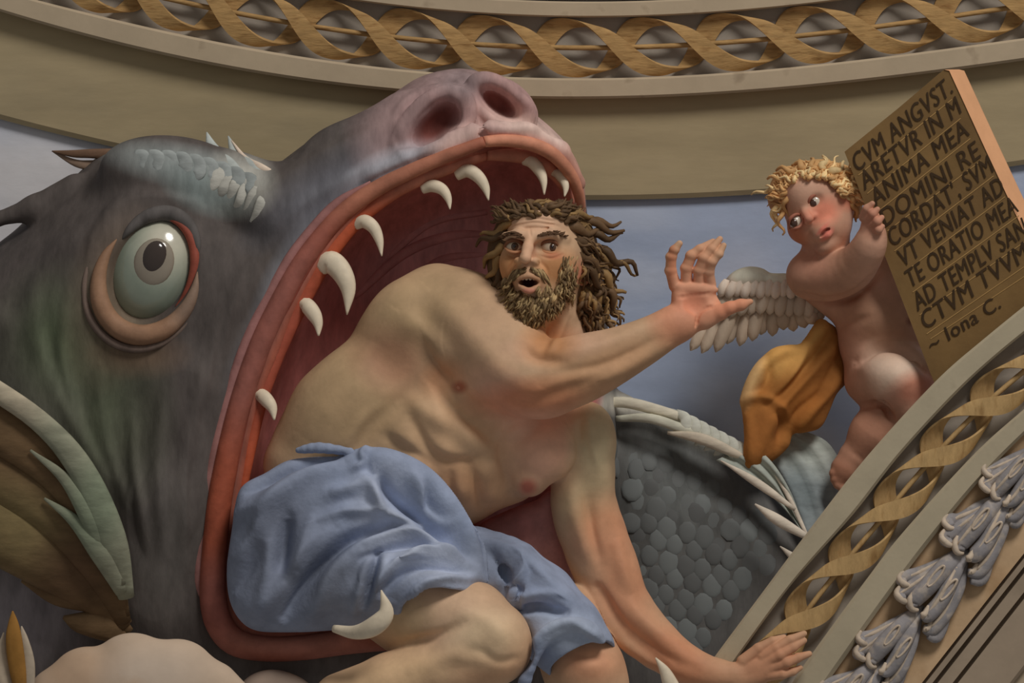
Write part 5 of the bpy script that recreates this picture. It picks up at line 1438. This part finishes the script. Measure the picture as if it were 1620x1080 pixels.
U = (-10, -27)
for text, p0, p1, up in [
    ('CVM ANGVST.', (1356, 273), (1508, 146), U), ('ARETVR IN M', (1368, 301), (1521, 178), U), ('ANIMA MEA', (1385, 328), (1534, 213), U), ('DOMINI RE', (1401, 359), (1552, 248), U),
    ("CORDAT', SVM", (1412, 391), (1572, 271), U), ('VT VENIAT AD', (1428, 424), (1590, 304), U), ('TE ORATIO MEA', (1440, 456), (1612, 334), U), ('AD TEMPLV SAN', (1452, 492), (1626, 370), U),
    ('CTVM TVVM', (1464, 522), (1628, 408), U), ('~ Iona C.', (1474, 556), (1584, 486), (-8, -21))]:
    letter_line(text, p0, p1, up)
# scribed guide lines between the rows
for (a, b) in [((1358, 277), (1506, 157)), ((1372, 306), (1520, 187)), ((1389, 334), (1535, 219)), ((1404, 365), (1552, 254)), ((1415, 397), (1572, 278)), ((1431, 430), (1590, 311)), ((1444, 462), (1612, 341)),
               ((1455, 498), (1630, 376)), ((1466, 528), (1640, 408)), ((1472, 536), (1640, 424))]:
    a = np.array(a, float); b = np.array(b, float); t = (b - a) / np.linalg.norm(b - a); nn = np.array([-t[1], t[0]]) * 0.7
    q = [on_tab(*(a - nn), 0.7), on_tab(*(b - nn), 0.7), on_tab(*(b + nn), 0.7), on_tab(*(a + nn), 0.7)]
    build('scribed_line', np.array(q), [(0, 1, 2, 3)], M_scribe, tablet, smooth=False)
# ------------------------------------------------------------------ clouds and leaves at the lower edge
M_cloud = mat('cream_cloud', None, rough=0.95, mott=0.12, mscale=9.0, bump=0.12, bscale=30, stain=(c(140, 112, 84), 8.0, 0.55, 0.72, 0.5))
kf_ = Field()
for (x, y, r, d) in [(210, 1062, 66, 100), (140, 1080, 62, 100), (96, 1100, 50, 96), (280, 1068, 62, 104), (330, 1090, 50, 104), (240, 1100, 90, 110), (362, 1110, 40, 104)]:
    kf_.ell((x, y, d), (r, r * 0.92, 34), k=14)
v_, q_ = kf_.mesh(3.5, hi=W(1400, 1110, 400))
cloud = build('cloud', v_, q_, M_cloud, cols=paint(v_, c(154, 136, 118), [(120, 1060, 60, 50, 0, c(146, 122, 100), 0.8), (240, 1070, 70, 40, 0, c(162, 148, 134), 0.6)]))
tag(cloud, 'billowing cream cloud in front of the monster at the lower left edge', 'cloud', 'clouds along the lower edge')
kg = Field()
for (x, y, r, d) in [(430, 1092, 46, 40), (462, 1096, 34, 40), (410, 1100, 34, 38)]:
    kg.ell((x, y, d), (r, r * 0.72, 30), k=16)
v_, q_ = kg.mesh(3.5, hi=W(1400, 1110, 400))
cloud2 = build('cloud', v_, q_, M_cloud, cols=paint(v_, c(128, 112, 100), []))
tag(cloud2, 'smaller taupe cloud under the red lower lip', 'cloud', 'clouds along the lower edge')
M_leaf = mat('dry_leaf', None, rough=0.8, mott=0.25, mscale=20.0, bump=0.2)
leaf = empty('leaf_sprig', (26, 1085, 130), 'golden brown spear leaf between pale leaves in the lower left corner', 'leaf')
tube('leaf_blade', [(34, 1100, 132, 8), (28, 1060, 136, 13), (22, 1012, 138, 13), (21, 985, 136, 8), (20, 966, 134, 1)], M_leaf, leaf, cols=c(118, 84, 40), n=10, seg=5, flat=0.4)
tube('leaf_blade', [(44, 1100, 126, 10), (44, 1050, 128, 11), (38, 1012, 128, 7), (34, 990, 126, 1)], M_leaf, leaf, cols=c(140, 128, 112), n=10, seg=5, flat=0.4)
tube('leaf_blade', [(14, 1110, 124, 12), (6, 1070, 126, 13), (2, 1030, 124, 8), (6, 1000, 122, 1)], M_leaf, leaf, cols=c(148, 134, 116), n=10, seg=5, flat=0.4)
